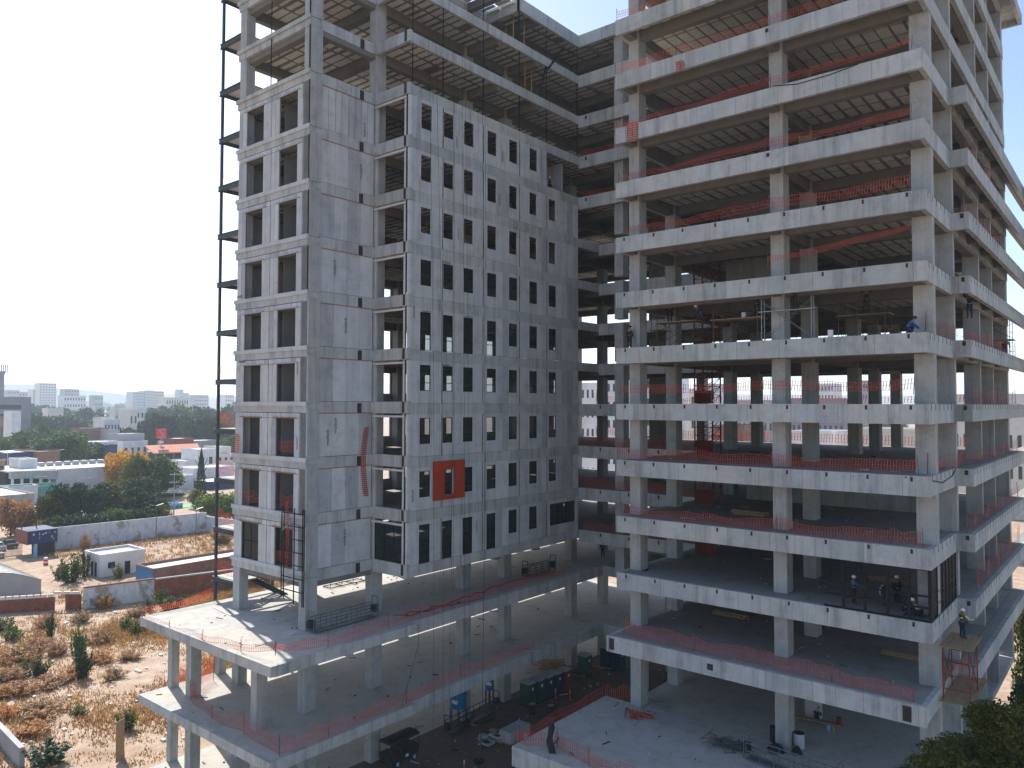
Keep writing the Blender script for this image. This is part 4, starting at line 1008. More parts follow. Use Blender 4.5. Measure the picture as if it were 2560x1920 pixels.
# ------------------------------------------------------------------ people
def person(loc, rz, label, pose='stand', top='vest', legs='denim', hat='hat', sleeves='shirt', s=1.0, group=None):
    R = Matrix.Rotation(rz, 3, 'Z')
    J = {'pel': (0, 0, .95), 'sp': (0, 0, 1.2), 'ch': (0, 0, 1.40), 'nk': (0, .02, 1.50), 'hd': (0, .04, 1.62), 'ht': (0, .03, 1.72),
         'ls': (-.19, 0, 1.42), 'le': (-.26, .03, 1.14), 'lh': (-.25, .18, .92), 'lf': (-.24, .22, .84), 'rs': (.19, 0, 1.42), 're': (.26, .03, 1.14), 'rh': (.25, .18, .92), 'rf': (.24, .22, .84),
         'lp': (-.10, 0, .92), 'lk': (-.12, .03, .50), 'la': (-.13, 0, .09), 'lt': (-.14, .17, .04), 'rp': (.10, 0, .92), 'rk': (.12, .03, .50), 'ra': (.13, 0, .09), 'rt': (.14, .17, .04)}
    if pose == 'reach': J.update({'le': (-.30, .15, 1.62), 'lh': (-.22, .25, 1.88), 'lf': (-.2, .27, 1.96), 're': (.30, .15, 1.60), 'rh': (.2, .28, 1.85), 'rf': (.18, .3, 1.93)})
    if pose == 'lean': J.update({'re': (.34, .2, 1.2), 'rh': (.52, .38, 1.25), 'rf': (.58, .44, 1.24), 'le': (-.3, .22, 1.18), 'lh': (-.2, .45, 1.15)})
    if pose == 'crouch':
        J.update({'pel': (0, -.1, .38), 'sp': (0, .02, .58), 'ch': (0, .17, .74), 'nk': (0, .24, .82), 'hd': (0, .32, .90), 'ht': (0, .36, .99),
                  'ls': (-.19, .18, .74), 'le': (-.25, .36, .52), 'lh': (-.16, .55, .34), 'lf': (-.14, .62, .28), 'rs': (.19, .18, .74), 're': (.25, .36, .52), 'rh': (.16, .56, .34), 'rf': (.14, .63, .28),
                  'lp': (-.10, -.08, .38), 'lk': (-.18, .32, .46), 'la': (-.15, .02, .09), 'lt': (-.16, .2, .04), 'rp': (.1, -.08, .38), 'rk': (.16, .25, .14), 'ra': (.14, -.18, .10), 'rt': (.14, -.02, .04)})
    if pose == 'bend':
        J.update({'sp': (0, .16, 1.12), 'ch': (0, .38, 1.14), 'nk': (0, .48, 1.12), 'hd': (0, .57, 1.08), 'ht': (0, .66, 1.06), 'ls': (-.19, .38, 1.12), 'le': (-.24, .42, .84), 'lh': (-.2, .5, .6), 'lf': (-.18, .54, .52),
                  'rs': (.19, .38, 1.12), 're': (.24, .42, .84), 'rh': (.2, .5, .6), 'rf': (.18, .54, .52)})
    def skin(name, chain, rad, mat, parent, grow=0.0):
        ks = []
        for a, c in chain:
            for q in (a, c):
                if q not in ks: ks.append(q)
        me = bpy.data.meshes.new(name); me.from_pydata([R @ (Vector(J[q])*s) for q in ks], [(ks.index(a), ks.index(c)) for a, c in chain], [])
        me.materials.append(M[mat]); o = bpy.data.objects.new(name, me); COL.objects.link(o); o.parent = parent
        md = o.modifiers.new('skin', 'SKIN'); md.use_smooth_shade = True
        for i, q in enumerate(ks):
            r_ = (rad[q][0]+grow)*s, (rad[q][1]+grow)*s if len(rad[q]) > 1 else (rad[q][0]+grow)*s
            me.skin_vertices[0].data[i].radius = r_
        me.skin_vertices[0].data[0].use_root = True
        sb = o.modifiers.new('sub', 'SUBSURF'); sb.levels = 1; sb.render_levels = 1
        return o
    rad = {'pel': (.13, .11), 'sp': (.13, .10), 'ch': (.15, .11), 'nk': (.055,), 'hd': (.085, .10), 'ht': (.07, .08), 'ls': (.06,), 'le': (.045,), 'lh': (.03,), 'lf': (.035,), 'rs': (.06,), 're': (.045,), 'rh': (.03,), 'rf': (.035,),
           'lp': (.09,), 'lk': (.06,), 'la': (.042,), 'lt': (.035,), 'rp': (.09,), 'rk': (.06,), 'ra': (.042,), 'rt': (.035,)}
    t = thing('person', label, 'person', loc, group)
    full = [('pel', 'sp'), ('sp', 'ch'), ('ch', 'nk'), ('nk', 'hd'), ('hd', 'ht'), ('ch', 'ls'), ('ls', 'le'), ('le', 'lh'), ('lh', 'lf'), ('ch', 'rs'), ('rs', 're'), ('re', 'rh'), ('rh', 'rf'),
            ('pel', 'lp'), ('lp', 'lk'), ('lk', 'la'), ('la', 'lt'), ('pel', 'rp'), ('rp', 'rk'), ('rk', 'ra'), ('ra', 'rt')]
    skin('body', full, rad, 'skin', t)
    skin('jacket', [('pel', 'sp'), ('sp', 'ch'), ('ch', 'ls'), ('ch', 'rs')], rad, top, t, .022)
    skin('sleeve', [('ls', 'le'), ('le', 'lh')], rad, sleeves, t, .018); skin('sleeve', [('rs', 're'), ('re', 'rh')], rad, sleeves, t, .018)
    skin('trousers', [('pel', 'lp'), ('lp', 'lk'), ('lk', 'la'), ('pel', 'rp'), ('rp', 'rk'), ('rk', 'ra')], rad, legs, t, .018)
    skin('boot', [('la', 'lt')], rad, 'dark', t, .02); skin('boot', [('ra', 'rt')], rad, 'dark', t, .02)
    c = R @ ((Vector(J['hd'])*.45+Vector(J['ht'])*.55)*s); b = MB(); w = Vector(loc)
    b.lathe((w.x+c.x, w.y+c.y, w.z+c.z), [(.16*s, 0), (.165*s, .015), (.13*s, .02), (.12*s, .07), (.09*s, .12), (.03*s, .145)], 12); b.build('helmet', hat, t)
    if top == 'vest':
        p = R @ (Vector(J['sp'])*s); b = MB(); b.box(w.x+p.x-.06, w.x+p.x+.06, w.y+p.y-.152, w.y+p.y-.146, w.z+p.z+.02, w.z+p.z+.12)
        b.build('reflective_patch', 'hivis', t)
    return t
z2 = L(2)
person((-14.45, 51.3, z2), -.9, 'worker in blue shirt and white helmet standing left behind the new glazing bars', 'lean', 'blueshirt', 'dark', sleeves='blueshirt')
person((-12.7, 51.9, z2), .5, 'worker in dark vest and white helmet facing out through the glazing bars', 'bend', 'dark', 'denim', sleeves='shirt')
person((-12.3, 53.0, z2), .8, 'dark clothed worker standing in shade behind the middle of the glazing', 'stand', 'dark', 'dark', sleeves='dark')
person((-11.3, 50.6, z2), -1.2, 'crouching worker in green with white helmet behind the glazing near the corner', 'crouch', 'vest', 'denim', sleeves='vest')
person((-10.6, 50.5, z2), 1.2, 'crouching worker with reflective braces at the glazed corner', 'crouch', 'shirt', 'dark', sleeves='dark')
person((-8.75, 53.0, L(1)+2.75), -.6, 'worker in green vest and white helmet on the side bracket scaffold', 'lean', 'vest', 'denim', sleeves='shirt')
person((-27.9, 52.6, z6+2.0), .4, 'dark figure on a scaffold at the left of the busy storey', 'stand', 'dark', 'dark', sleeves='dark')
person((-24.9, 51.6, z6+1.95), 1.6, 'worker with dark jacket crouching on a scaffold deck in the busy storey', 'crouch', 'dark', 'denim', sleeves='dark')
person((-20.7, 51.7, z6+1.8), .3, 'dark worker reaching to the soffit just left of the middle column', 'reach', 'dark', 'dark', hat='dark', sleeves='dark', s=.95)
person((-17.8, 50.75, z6+2.05), -.3, 'worker reaching to the soffit just right of the middle column', 'reach', 'dark', 'dark', hat='dark', sleeves='dark', s=.95)
person((-14.2, 54.2, z6+1.75), .6, 'worker in deep shade reaching overhead on the right part of the busy storey', 'reach', 'dark', 'dark', hat='dark', sleeves='dark')
person((-10.9, 50.6, z6), -1.3, 'worker in blue bending down at the right front column of the busy storey', 'crouch', 'blueshirt', 'denim', sleeves='blueshirt', hat='dark')
person((-30.3, 50.7, z6), -.2, 'dark figure standing left of the leftmost front column on the busy storey', 'stand', 'dark', 'dark', hat='dark', sleeves='dark')
person((-9.2, 60.5, z6+1.7), .5, 'worker in blue trousers high on the right side of the busy storey', 'reach', 'dark', 'denim', hat='dark', sleeves='dark')
person((-9.2, 77.0, z6), -.3, 'worker in red sweater at the far right edge of the busy storey', 'bend', 'redcloth', 'denim', hat='hat', sleeves='redcloth')
person((-44.9, 59.25, L(7)), 3.1, 'worker with orange helmet leaning in the last courtyard window', 'stand', 'dark', 'dark', hat='hatorange', sleeves='dark')
person((-44.7, 59.6, L(7)+.0), 3.0, 'worker in white shirt and white helmet at the last courtyard window', 'lean', 'shirt', 'dark', hat='hat', sleeves='shirt')
person((-45.0, 47.6, L(9)), 3.1, 'worker with white helmet behind the third window of the second facade row', 'stand', 'dark', 'dark')
person((-45.6, 61.0, L(10)), 1.0, 'dark clothed worker with white helmet in the open last bay of the facade', 'stand', 'dark', 'dark')
person((-39.6, 64.9, L(13)-.5), 0.4, 'worker in red at the inner corner storey under the roof', 'stand', 'redcloth', 'dark', hat='dkred', sleeves='redcloth')
person((-46.2, 71.5, L(1)), .3, 'figure silhouetted against the sunlit deck in the inner corner', 'stand', 'dark', 'dark', hat='dark', sleeves='dark')
person((-18.6, 56.8, S0Z), 0.2, 'seated dark figure behind the timber bench on the terrace', 'crouch', 'dark', 'dark', hat='dark', sleeves='dark')

# stencilled maker's marks on the panels
def mark(x, y, z, axis, size=.42, roll=math.pi/2):
    c = bpy.data.curves.new('stencil_curve', 'FONT'); c.body = 'multich'; c.size = size; c.extrude = .003; c.align_x = 'CENTER'; c.align_y = 'CENTER'; c.materials.append(M['mortar'])
    tmp = bpy.data.objects.new('tmp_text', c); COL.objects.link(tmp); bpy.context.view_layer.update()
    me = bpy.data.meshes.new_from_object(tmp.evaluated_get(bpy.context.evaluated_depsgraph_get())); bpy.data.objects.remove(tmp); return me
MK = mark(0, 0, 0, 'y')
def place_mark(P, x, y, z, rot, s=1.0):
    o = bpy.data.objects.new('stencil', MK); COL.objects.link(o); o.rotation_euler = rot; o.parent = P; o.location = Vector((x, y, z))-wloc(P); o.scale = (s, s, s)
Rv = (math.pi/2, 0, math.pi/2)
from mathutils import Euler
def rotv(axis, up): 
    base = Euler((math.pi/2, 0, math.pi/2 if axis == 'y' else 0)).to_matrix()
    return (base @ Matrix.Rotation(math.pi/2 if up else 0, 3, 'Z')).to_euler()
for k, y, dz, up in ((10, 39.5, 1.1, 1), (9, 39.2, 1.8, 1), (7, 36.7, 2.1, 1), (6, 37.8, 1.9, 1), (4, 36.9, 2.5, 1), (4, 36.2, 1.6, 1), (2, 37.9, 2.2, 1)):
    place_mark(slabs[k], -48.212, y, L(k)+dz, rotv('y', up))
for k, y, dz, up in ((10, 45.95, .9, 1), (10, 51.9, 1.2, 1), (8, 46.2, 1.6, 1), (6, 41.2, 3.0, 1), (6, 42.6, 3.15, 0), (6, 47.5, 3.15, 0), (7, 44.8, 3.2, 0), (5, 44.8, 3.15, 0), (2, 48.6, 2.2, 1), (3, 41.2, 1.2, 1), (9, 51.5, 1.4, 1)):
    place_mark(slabs[k], -44.088, y, L(k)+dz, rotv('y', up), .8)
for k, x, dz, up in ((5, -49.35, 2.6, 1), (4, -49.3, 1.2, 1), (7, -57.6, .4, 0), (5, -57.0, 3.4, 0)):
    place_mark(slabs[k], x, 34.19, L(k)+dz, rotv('x', up), .8)
# litter, dust heaps and offcuts on the decks
rr = random.Random(55); b = MB()
def lit(n, x0, x1, y0, y1, z, s0=.03, s1=.14):
    for i in range(n):
        x = rr.uniform(x0, x1); y = rr.uniform(y0, y1); s_ = rr.uniform(s0, s1); a = rr.uniform(0, 3.14); l_ = s_*rr.choice((1, 1, 1.5, 4, 7))
        b.bar((x, y, z+s_*.25), (x+math.cos(a)*l_, y+math.sin(a)*l_, z+s_*.25), s_*.7, s_*.5, m=rr.choice(('greywall', 'timber', 'dark', 'shirt', 'scaf')))
lit(150, -60.5, -44.4, 28.8, 68, L(1)); lit(110, -60.5, -44.4, 28.8, 68, S0Z); lit(80, -32, -12, 41, 51, S0Z); lit(200, -48, -33.5, 38, 80, GZ+.02, .04, .22); lit(120, -60, -49, 26, 66, GZ+.02)
for k in (1, 2, 3, 4): lit(60, -30, -10.5, 50.5 if k > 1 else 48.6, 66, L(k))
b.build('site_litter', kind='stuff')
# stacked formwork timber and props standing about on the shaded floors
for i, (x, y, k, lab) in enumerate(((-24.5, 56, 3, 'stack of formwork timber on the shaded third slab'), (-15.5, 59, 2, 'stack of formwork timber behind the glazed bay'), (-27, 58, 1, 'stack of formwork timber on the first slab by the hoist'), (-14, 56, 1, 'stack of formwork timber on the right of the first slab'), (-23, 60, 4, 'stack of formwork timber in the middle of the fourth slab'))):
    t = thing('timber_stack', lab, 'timber', (x, y, L(k)), 'timber stacks on the floors')
    for j in range(9): 
        b = MB(); b.bar((x+rr.uniform(-.2, .2), y+(j % 3)*.28, L(k)+.08+.12*(j//3)), (x+2.6+rr.uniform(-.3, .3), y+(j % 3)*.28+rr.uniform(-.1, .1), L(k)+.08+.12*(j//3)), .22, .1); b.build('plank', 'timber', t)

# ------------------------------------------------------------------ hills, haze
def ridge(name, pts, depth):
    b = MB(); n = len(pts)
    vs = []
    for (x, y, z) in pts:
        d = Vector((x, y, 0)).normalized()
        vs += [(x-d.x*depth, y-d.y*depth, GZ-5), (x-d.x*depth*.35, y-d.y*depth*.35, GZ+(z-GZ)*.55), (x, y, z), (x+d.x*depth, y+d.y*depth, GZ-5)]
    fs = [(4*i+j, 4*i+4+j, 4*i+5+j, 4*i+1+j) for i in range(n-1) for j in range(3)]
    b.add(vs, fs, 'hill'); o = b.build(name); o['kind'] = 'structure'; return o
M['hill'] = plain('hill_scrub', (0.06, 0.075, 0.06), 0.95, 0.3, 0.01)
ridge('hill_ridge', [(-5516.4, 887.1, 59.2), (-5178.5, 1166.7, 81.2), (-4941.9, 1362.4, 96.5), (-4815.1, 1467.3, 105.3), (-4739.1, 1530.2, 107.5), (-4679.9, 1579.2, 100.9), (-4595.5, 1649.1, 85.6), (-4502.5, 1726.0, 79.0), (-4418.0, 1795.9, 68.0), (-4333.5, 1865.8, 54.9), (-4249.0, 1935.7, 43.9), (-4113.8, 2047.5, 28.5), (-3894.2, 2229.3, 19.7), (-3657.6, 2425.0, 13.2)], 500)
ridge('hill_ridge', [(-5365.3, 2310.0, 24.4), (-5218.9, 2431.2, 59.8), (-5093.3, 2535.0, 70.6), (-4988.7, 2621.6, 65.2), (-4863.2, 2725.4, 46.2), (-4654.0, 2898.5, 59.8), (-4110.0, 3348.6, 73.3), (-3064.0, 4214.0, 86.9), (-1808.8, 5252.5, 73.3), (73.8, 6810.1, 59.8)], 500)
b = MB(); b.box(-5900, 1500, -400, 6200, GZ-2.2, 200)
hz = b.build('haze', 'white'); hz['kind'] = 'stuff'
m = bpy.data.materials.new('haze_air'); m.use_nodes = True; nt = m.node_tree; nt.nodes.clear()
pv = nt.nodes.new('ShaderNodeVolumePrincipled'); pv.inputs['Density'].default_value = 0.00020; pv.inputs['Color'].default_value = (0.72, 0.87, 1.0, 1); pv.inputs['Anisotropy'].default_value = 0.1
mo = nt.nodes.new('ShaderNodeOutputMaterial'); nt.links.new(pv.outputs[0], mo.inputs['Volume']); hz.data.materials.clear(); hz.data.materials.append(m)
# ------------------------------------------------------------------ vegetation
def crown_mesh(name, mat, n, lobes, leaf, seed, shape='round'):
    r = random.Random(seed); vs = []; fs = []
    L_ = []
    for i in range(lobes):
        a = r.uniform(0, 2*math.pi); rr = math.sqrt(r.random())*.62; zz = r.uniform(-.45, .55)
        L_.append((rr*math.cos(a), rr*math.sin(a), zz*(1-rr*.5), r.uniform(.28, .46)))
    for i in range(n):
        if shape == 'cone':
            t = r.random()**1.3; a = r.uniform(0, 6.283); rad = (1-t)**.75*.95*(.6+.4*r.random())*(1+.12*math.sin(9*t*6+a*3))
            if t < .08: rad *= t/.08*.6+.4
            p = Vector((rad*math.cos(a), rad*math.sin(a), -1+2*t))
        elif shape == 'weed':
            if i % 60 == 0: sa = r.uniform(0, 6.28); st = r.random()**.6*.95; bow = r.uniform(.2, .9); top = r.uniform(.5, 1.0)*(1-.35*st)
            t = r.random()**.7; rad = st*(.35+.65*t)+.05*bow*t; p = Vector((rad*math.cos(sa)+r.gauss(0, .07), rad*math.sin(sa)+r.gauss(0, .07), -1+2*t*top))
        else:
            l = L_[r.randrange(lobes)]; u = Vector((r.gauss(0, 1), r.gauss(0, 1), r.gauss(0, 1)))
            if u.length < .01: continue
            u.normalize(); k = l[3]*(0.55+0.5*r.random()); p = Vector((l[0]+u.x*k, l[1]+u.y*k, l[2]+u.z*k*.8))
        ax = Vector((r.gauss(0, 1), r.gauss(0, 1), r.gauss(0, .7))).normalized(); bx = ax.cross(Vector((r.gauss(0, 1), r.gauss(0, 1), r.gauss(0, 1)))).normalized()
        s_ = leaf*r.uniform(.6, 1.4); o = len(vs)
        vs += [p-ax*s_, p+bx*s_*.55, p+ax*s_, p-bx*s_*.55]; fs.append((o, o+1, o+2, o+3))
    me = bpy.data.meshes.new(name); me.from_pydata([tuple(v) for v in vs], [], fs); me.materials.append(M[mat]); return me
def trunk_mesh(seed):
    r = random.Random(seed); b = MB(); b.tube((0, 0, 0), (.02, .01, .55), .05, 7, r2=.035, caps=False)
    for i in range(6):
        a = r.uniform(0, 6.28); b.tube((.02, .01, .5+.03*i), (.35*math.cos(a), .35*math.sin(a), .85+.05*i), .025, 5, r2=.008, caps=False)
    me = bpy.data.meshes.new('trunk'); me.from_pydata(b.v, [], b.f); me.materials.append(M['bark']); return me
TRK = trunk_mesh(1)
CR = {}
for key, mat in (('green', 'leaf'), ('dark', 'leafdark'), ('bright', 'leafbright'), ('yellow', 'leafyellow'), ('dry', 'leafdry'), ('olive', 'leafolive')):
    CR[key] = [crown_mesh('crown', mat, 5200, 15, .052, 10*i+len(key)) for i in range(2)]
CR['far'] = [crown_mesh('crown', 'leafdark', 1300, 12, .095, 70+i) for i in range(3)]
CR['fargreen'] = [crown_mesh('crown', 'leaf', 1300, 12, .095, 80+i) for i in range(2)]
CR['w_dry'] = [crown_mesh('foliage', 'leafdry', 2600, 5, .06, 300+i, 'weed') for i in range(3)]
CR['w_green'] = [crown_mesh('foliage', 'leaf', 1700, 5, .075, 310+i, 'weed') for i in range(2)]
CR['w_olive'] = [crown_mesh('foliage', 'leafolive', 1700, 5, .075, 320+i, 'weed') for i in range(2)]
CR['w_dark'] = [crown_mesh('foliage', 'leafdark', 1500, 5, .08, 330+i, 'weed') for i in range(2)]
CR['w_bright'] = [crown_mesh('foliage', 'leafbright', 1500, 5, .07, 340+i, 'weed') for i in range(2)]
CR['cone'] = [crown_mesh('crown', 'leafdark', 5200, 5, .05, 90, 'cone')]
def tree(x, y, h, hw, kind, label, z=GZ, group=None, name='tree', cbase=.25, seed=0):
    t = thing(name, label, 'tree', (x, y, z), group)
    r = random.Random(int(x*7+y*3+seed)); c = bpy.data.objects.new('crown', CR[kind][r.randrange(len(CR[kind]))]); COL.objects.link(c); c.parent = t
    if kind == 'cone': cbase = .02
    ch = h*(1-cbase)/2; c.location = (0, 0, h*cbase+ch); c.scale = (hw*1.08, hw*1.08, ch*1.12 if kind != 'cone' else ch); c.rotation_euler = (0, 0, r.uniform(0, 6.28))
    k = bpy.data.objects.new('trunk', TRK); COL.objects.link(k); k.parent = t; k.scale = (max(hw, h*.4),)*2+(h*.8,)
    return t
g = 'trees between the vacant lot and the town'
near = [
 ((-187.6, 65.6, 9.4, 2.8), 'olive', 'brownish olive tree at the left end of the dark tree belt behind the peeling wall'),
 ((-188.5, 70.4, 11.8, 4.0), 'dark', 'tall dark tree behind the peeling wall with yellowish top'),
 ((-189.5, 75.3, 11.0, 4.1), 'dark', 'broad dark tree in the middle of the belt behind the peeling wall'),
 ((-192.1, 80.8, 11.0, 3.9), 'olive', 'olive green tree in the belt in front of the white hall end'),
 ((-192.0, 85.7, 8.9, 3.9), 'dark', 'dark green tree in the belt below the white hall corner'),
 ((-191.7, 90.9, 7.2, 3.8), 'dark', 'spreading dark tree right of the belt, behind the first lamp'),
 ((-342.0, 127.0, 19.1, 10.2), 'green', 'wide fresh green tree above the white hall'),
 ((-384.8, 125.1, 18.0, 8.6), 'green', 'dark green tree at the left edge above the navy building'),
 ((-359.0, 109.0, 15.0, 4.9), 'olive', 'yellow tinged tree at the left picture edge'),
 ((-448.3, 153.7, 19.0, 6.3), 'green', 'light green tree between the violet block and the wide tree'),
 ((-370.0, 144.9, 12.2, 8.7), 'dark', 'dark low tree in front of the white villa'),
 ((-258.4, 113.2, 15.3, 5.8), 'yellow', 'tree covered with golden yellow blossom behind the white hall'),
 ((-235.7, 107.2, 14.0, 4.6), 'olive', 'olive tree growing into the right side of the yellow tree'),
 ((-234.2, 113.4, 13.8, 5.9), 'green', 'round green tree below the terracotta canopy'),
 ((-218.4, 100.1, 8.8, 4.5), 'dark', 'dark shrubby tree right of the white hall end wall'),
 ((-225.4, 121.8, 14.5, 1.7), 'cone', 'tall dark cypress beside the white boundary walls'),
 ((-172.1, 97.0, 8.3, 4.0), 'bright', 'bright yellow green tree behind the steel stair post'),
 ((-172.9, 101.9, 7.2, 3.0), 'bright', 'bright tree half hidden by the end of the clad wing'),
 ((-200.7, 107.0, 5.5, 2.0), 'olive', 'small brownish tree between the green tarpaulin and the bright tree'),
 ((-189.7, 59.3, 9.1, 3.3), 'dry', 'orange brown dry leaved tree at the left edge by the parked cars'),
 ((-189.8, 62.6, 5.7, 2.3), 'dry', 'smaller dry brown tree beside the kiosk roof frame'),
 ((-367.0, 217.2, 13.6, 7.5), 'green', 'green tree behind the end of the clad wing above the beige house'),
 ((-238.6, 117.8, 1.0, 7.6), 'dark', 'low clipped dark hedge below the white boundary wall')]
for a, kd, lab in near: tree(a[0], a[1], a[2]*1.03, a[3]*(1.22 if kd != 'cone' else 1.1), kd, lab, group=g, cbase=-.12)
for i, (a, kd) in enumerate([((-172.0, 61.1, 6.2, 2.8), 'olive'), ((-170.4, 64.6, 6.8, 3.0), 'dark'), ((-169.8, 68.7, 6.6, 3.0), 'dark'), ((-169.1, 72.8, 7.0, 3.1), 'green'), ((-168.1, 76.8, 7.2, 3.0), 'dark'), ((-167.2, 80.8, 6.9, 2.6), 'olive')]):
    tree(a[0], a[1], a[2], a[3]*1.2, kd, '%s low tree from the left pressing against the back of the peeling wall' % ('first', 'second', 'third', 'fourth', 'fifth', 'sixth')[i], group=g, cbase=-.15)
# belts of trees further away
rr = random.Random(42); ft = 'far trees of the town'
ND = [0]
def fartree(x, y, h, hw, kind, lab): tree(x, y, h, hw*1.2, kind, lab, group=ft, cbase=-.1, seed=ND[0]); ND[0] += 1
for (x, y, h, hw, kd) in [(-965.3, 316.2, 33.2, 9.9, 'fargreen'), (-997.0, 343.3, 32.4, 11.3, 'far'), (-935.3, 338.2, 28.6, 12.5, 'far'), (-868.2, 327.4, 23.6, 10.1, 'fargreen'), (-768.6, 299.3, 29.4, 7.5, 'far'), (-802.0, 322.7, 27.8, 8.7, 'far'), (-665.8, 232.3, 22.4, 12.6, 'far'), (-631.0, 235.3, 24.1, 10.4, 'far'), (-690.1, 275.2, 21.8, 11.6, 'far'), (-3142.7, 1296.0, 43.9, 34.5, 'fargreen'), (-3595.6, 1420.2, 46.0, 31.8, 'fargreen'), (-695.9, 300.1, 11.6, 8.5, 'far'), (-647.5, 288.9, 14.9, 8.6, 'far'), (-634.6, 298.7, 26.5, 5.3, 'far'), (-762.0, 365.4, 29.3, 13.6, 'far'), (-701.5, 349.6, 31.4, 12.7, 'far'), (-647.1, 336.8, 31.9, 14.0, 'fargreen'), (-599.1, 325.5, 31.7, 12.6, 'far'), (-556.4, 315.5, 29.7, 11.2, 'far'), (-579.0, 340.7, 31.7, 11.2, 'fargreen'), (-531.3, 262.0, 21.2, 11.3, 'far'), (-495.6, 258.0, 18.8, 11.8, 'far'), (-484.8, 266.3, 21.5, 10.7, 'far'), (-455.0, 260.8, 15.4, 9.2, 'far'), (-559.2, 260.9, 12.8, 7.6, 'far'), (-501.0, 253.9, 12.1, 10.8, 'far'), (-486.2, 220.7, 10.0, 6.5, 'far'), (-543.7, 301.8, 10.0, 9.1, 'far'), (-2147.6, 925.2, 37.0, 15.2, 'far'), (-3429.6, 1507.7, 45.5, 17.5, 'far'), (-572.4, 345.8, 31.7, 11.9, 'far'), (-756.7, 254.3, 15.2, 8.5, 'far'), (-873.4, 282.6, 17.4, 7.3, 'far'), (-729.1, 227.1, 12.0, 8.7, 'fargreen'), (-596.8, 246.5, 11.3, 7.7, 'fargreen'), (-1149.6, 441.2, 23.0, 14.6, 'far'), (-1306.1, 466.4, 25.5, 12.5, 'fargreen'), (-678.7, 265.3, 12.6, 8.7, 'far'), (-683.7, 280.0, 10.9, 8.2, 'far'), (-659.7, 279.7, 10.0, 6.6, 'fargreen'), (-890.7, 371.0, 18.7, 8.9, 'far'), (-970.0, 418.1, 16.2, 10.8, 'far'), (-909.0, 407.6, 19.1, 9.3, 'far'), (-775.2, 355.6, 21.3, 9.6, 'far'), (-893.4, 419.0, 21.0, 10.3, 'far'), (-1210.4, 533.6, 22.2, 11.1, 'far'), (-522.7, 237.2, 13.5, 6.5, 'far'), (-520.5, 227.1, 7.1, 5.3, 'fargreen'), (-487.4, 163.0, 9.1, 6.8, 'fargreen'), (-476.8, 150.6, 12.1, 5.7, 'far'), (-499.0, 176.3, 10.2, 6.2, 'far'), (-542.4, 166.9, 12.4, 6.4, 'far'), (-518.9, 211.4, 8.5, 6.7, 'far'), (-1163.1, 566.8, 27.7, 14.8, 'far'), (-1485.4, 629.2, 26.9, 12.0, 'far'), (-465.8, 202.1, 17.3, 5.7, 'far'), (-460.1, 206.5, 16.8, 6.1, 'far'), (-455.0, 210.5, 22.0, 5.2, 'far'), (-451.2, 213.4, 24.3, 4.7, 'far'), (-447.8, 216.1, 27.6, 5.7, 'far'), (-469.6, 199.2, 14.4, 4.7, 'fargreen'), (-457.4, 186.4, 11.8, 5.9, 'fargreen'), (-443.1, 219.7, 26.7, 6.6, 'far'), (-437.4, 224.1, 25.7, 6.6, 'fargreen'), (-413.9, 220.2, 24.9, 6.8, 'far'), (-407.5, 225.1, 25.8, 6.8, 'far'), (-401.2, 230.0, 23.7, 6.3, 'fargreen'), (-636.1, 216.5, 25.7, 7.8, 'far'), (-594.2, 213.7, 21.6, 8.5, 'far'), (-601.7, 228.4, 21.0, 8.2, 'far')]:
    fartree(x, y, h, hw, kd, '%s tree in the %s dark tree belt' % ('bluish green' if kd == 'far' else 'fresh green', 'left part of the' if y < .36*abs(x) else 'right part of the'))
for i in range(130):
    px = rr.uniform(-20, 640)
    d = rr.uniform(520, 1900)
    a = (px-1280)/1914.2; c_, s_ = math.cos(.6912), math.sin(.6912)
    x = d*(a*c_-s_); y = d*(a*s_+c_)
    fartree(x, y, rr.uniform(9, 16), rr.uniform(9, 20), rr.choice(('far', 'fargreen')), 'hazy tree on the flat land before the distant blocks')
for (x, y, h, hw) in [(-49817.5, 19464.5, 488.5, 73.3), (-891.8, 370.2, 16.9, 1.3), (-2005.2, 854.1, 26.3, 2.5), (-1997.9, 858.8, 25.3, 2.5), (-1792.0, 786.2, 30.1, 1.8), (-59853.5, 21170.6, 284.5, 56.9), (-11234.7, 5873.0, 134.3, 24.4), (-65643.6, 22154.9, 707.9, 92.3)]:
    tree(x, y, h, hw, 'cone', 'slim dark cypress rising among the far trees', group='far cypresses')
# trees seen through the frame and to the right
for a, kd, lab in (((-298.5, 474.3, 13.9, 11.6), 'green', 'green tree seen through the inner corner gap'), ((-269.6, 403.9, 7.6, 6.6), 'dark', 'dark tree seen low in the inner corner gap'), ((-172.4, 506.8, 11.8, 15.7), 'dark', 'tree mass seen through the frame behind the fifth storey'),
                  ((-248.4, 448.3, 10.5, 7.9), 'green', 'tree seen between the left columns of the right wing'), ((-163.3, 655.4, 19.1, 22.3), 'far', 'dark blue green trees seen through the right end of the frame'), ((-238.2, 598.6, 12.8, 16.0), 'far', 'distant trees seen between the middle columns')):
    tree(*a, kd, lab, cbase=.1)
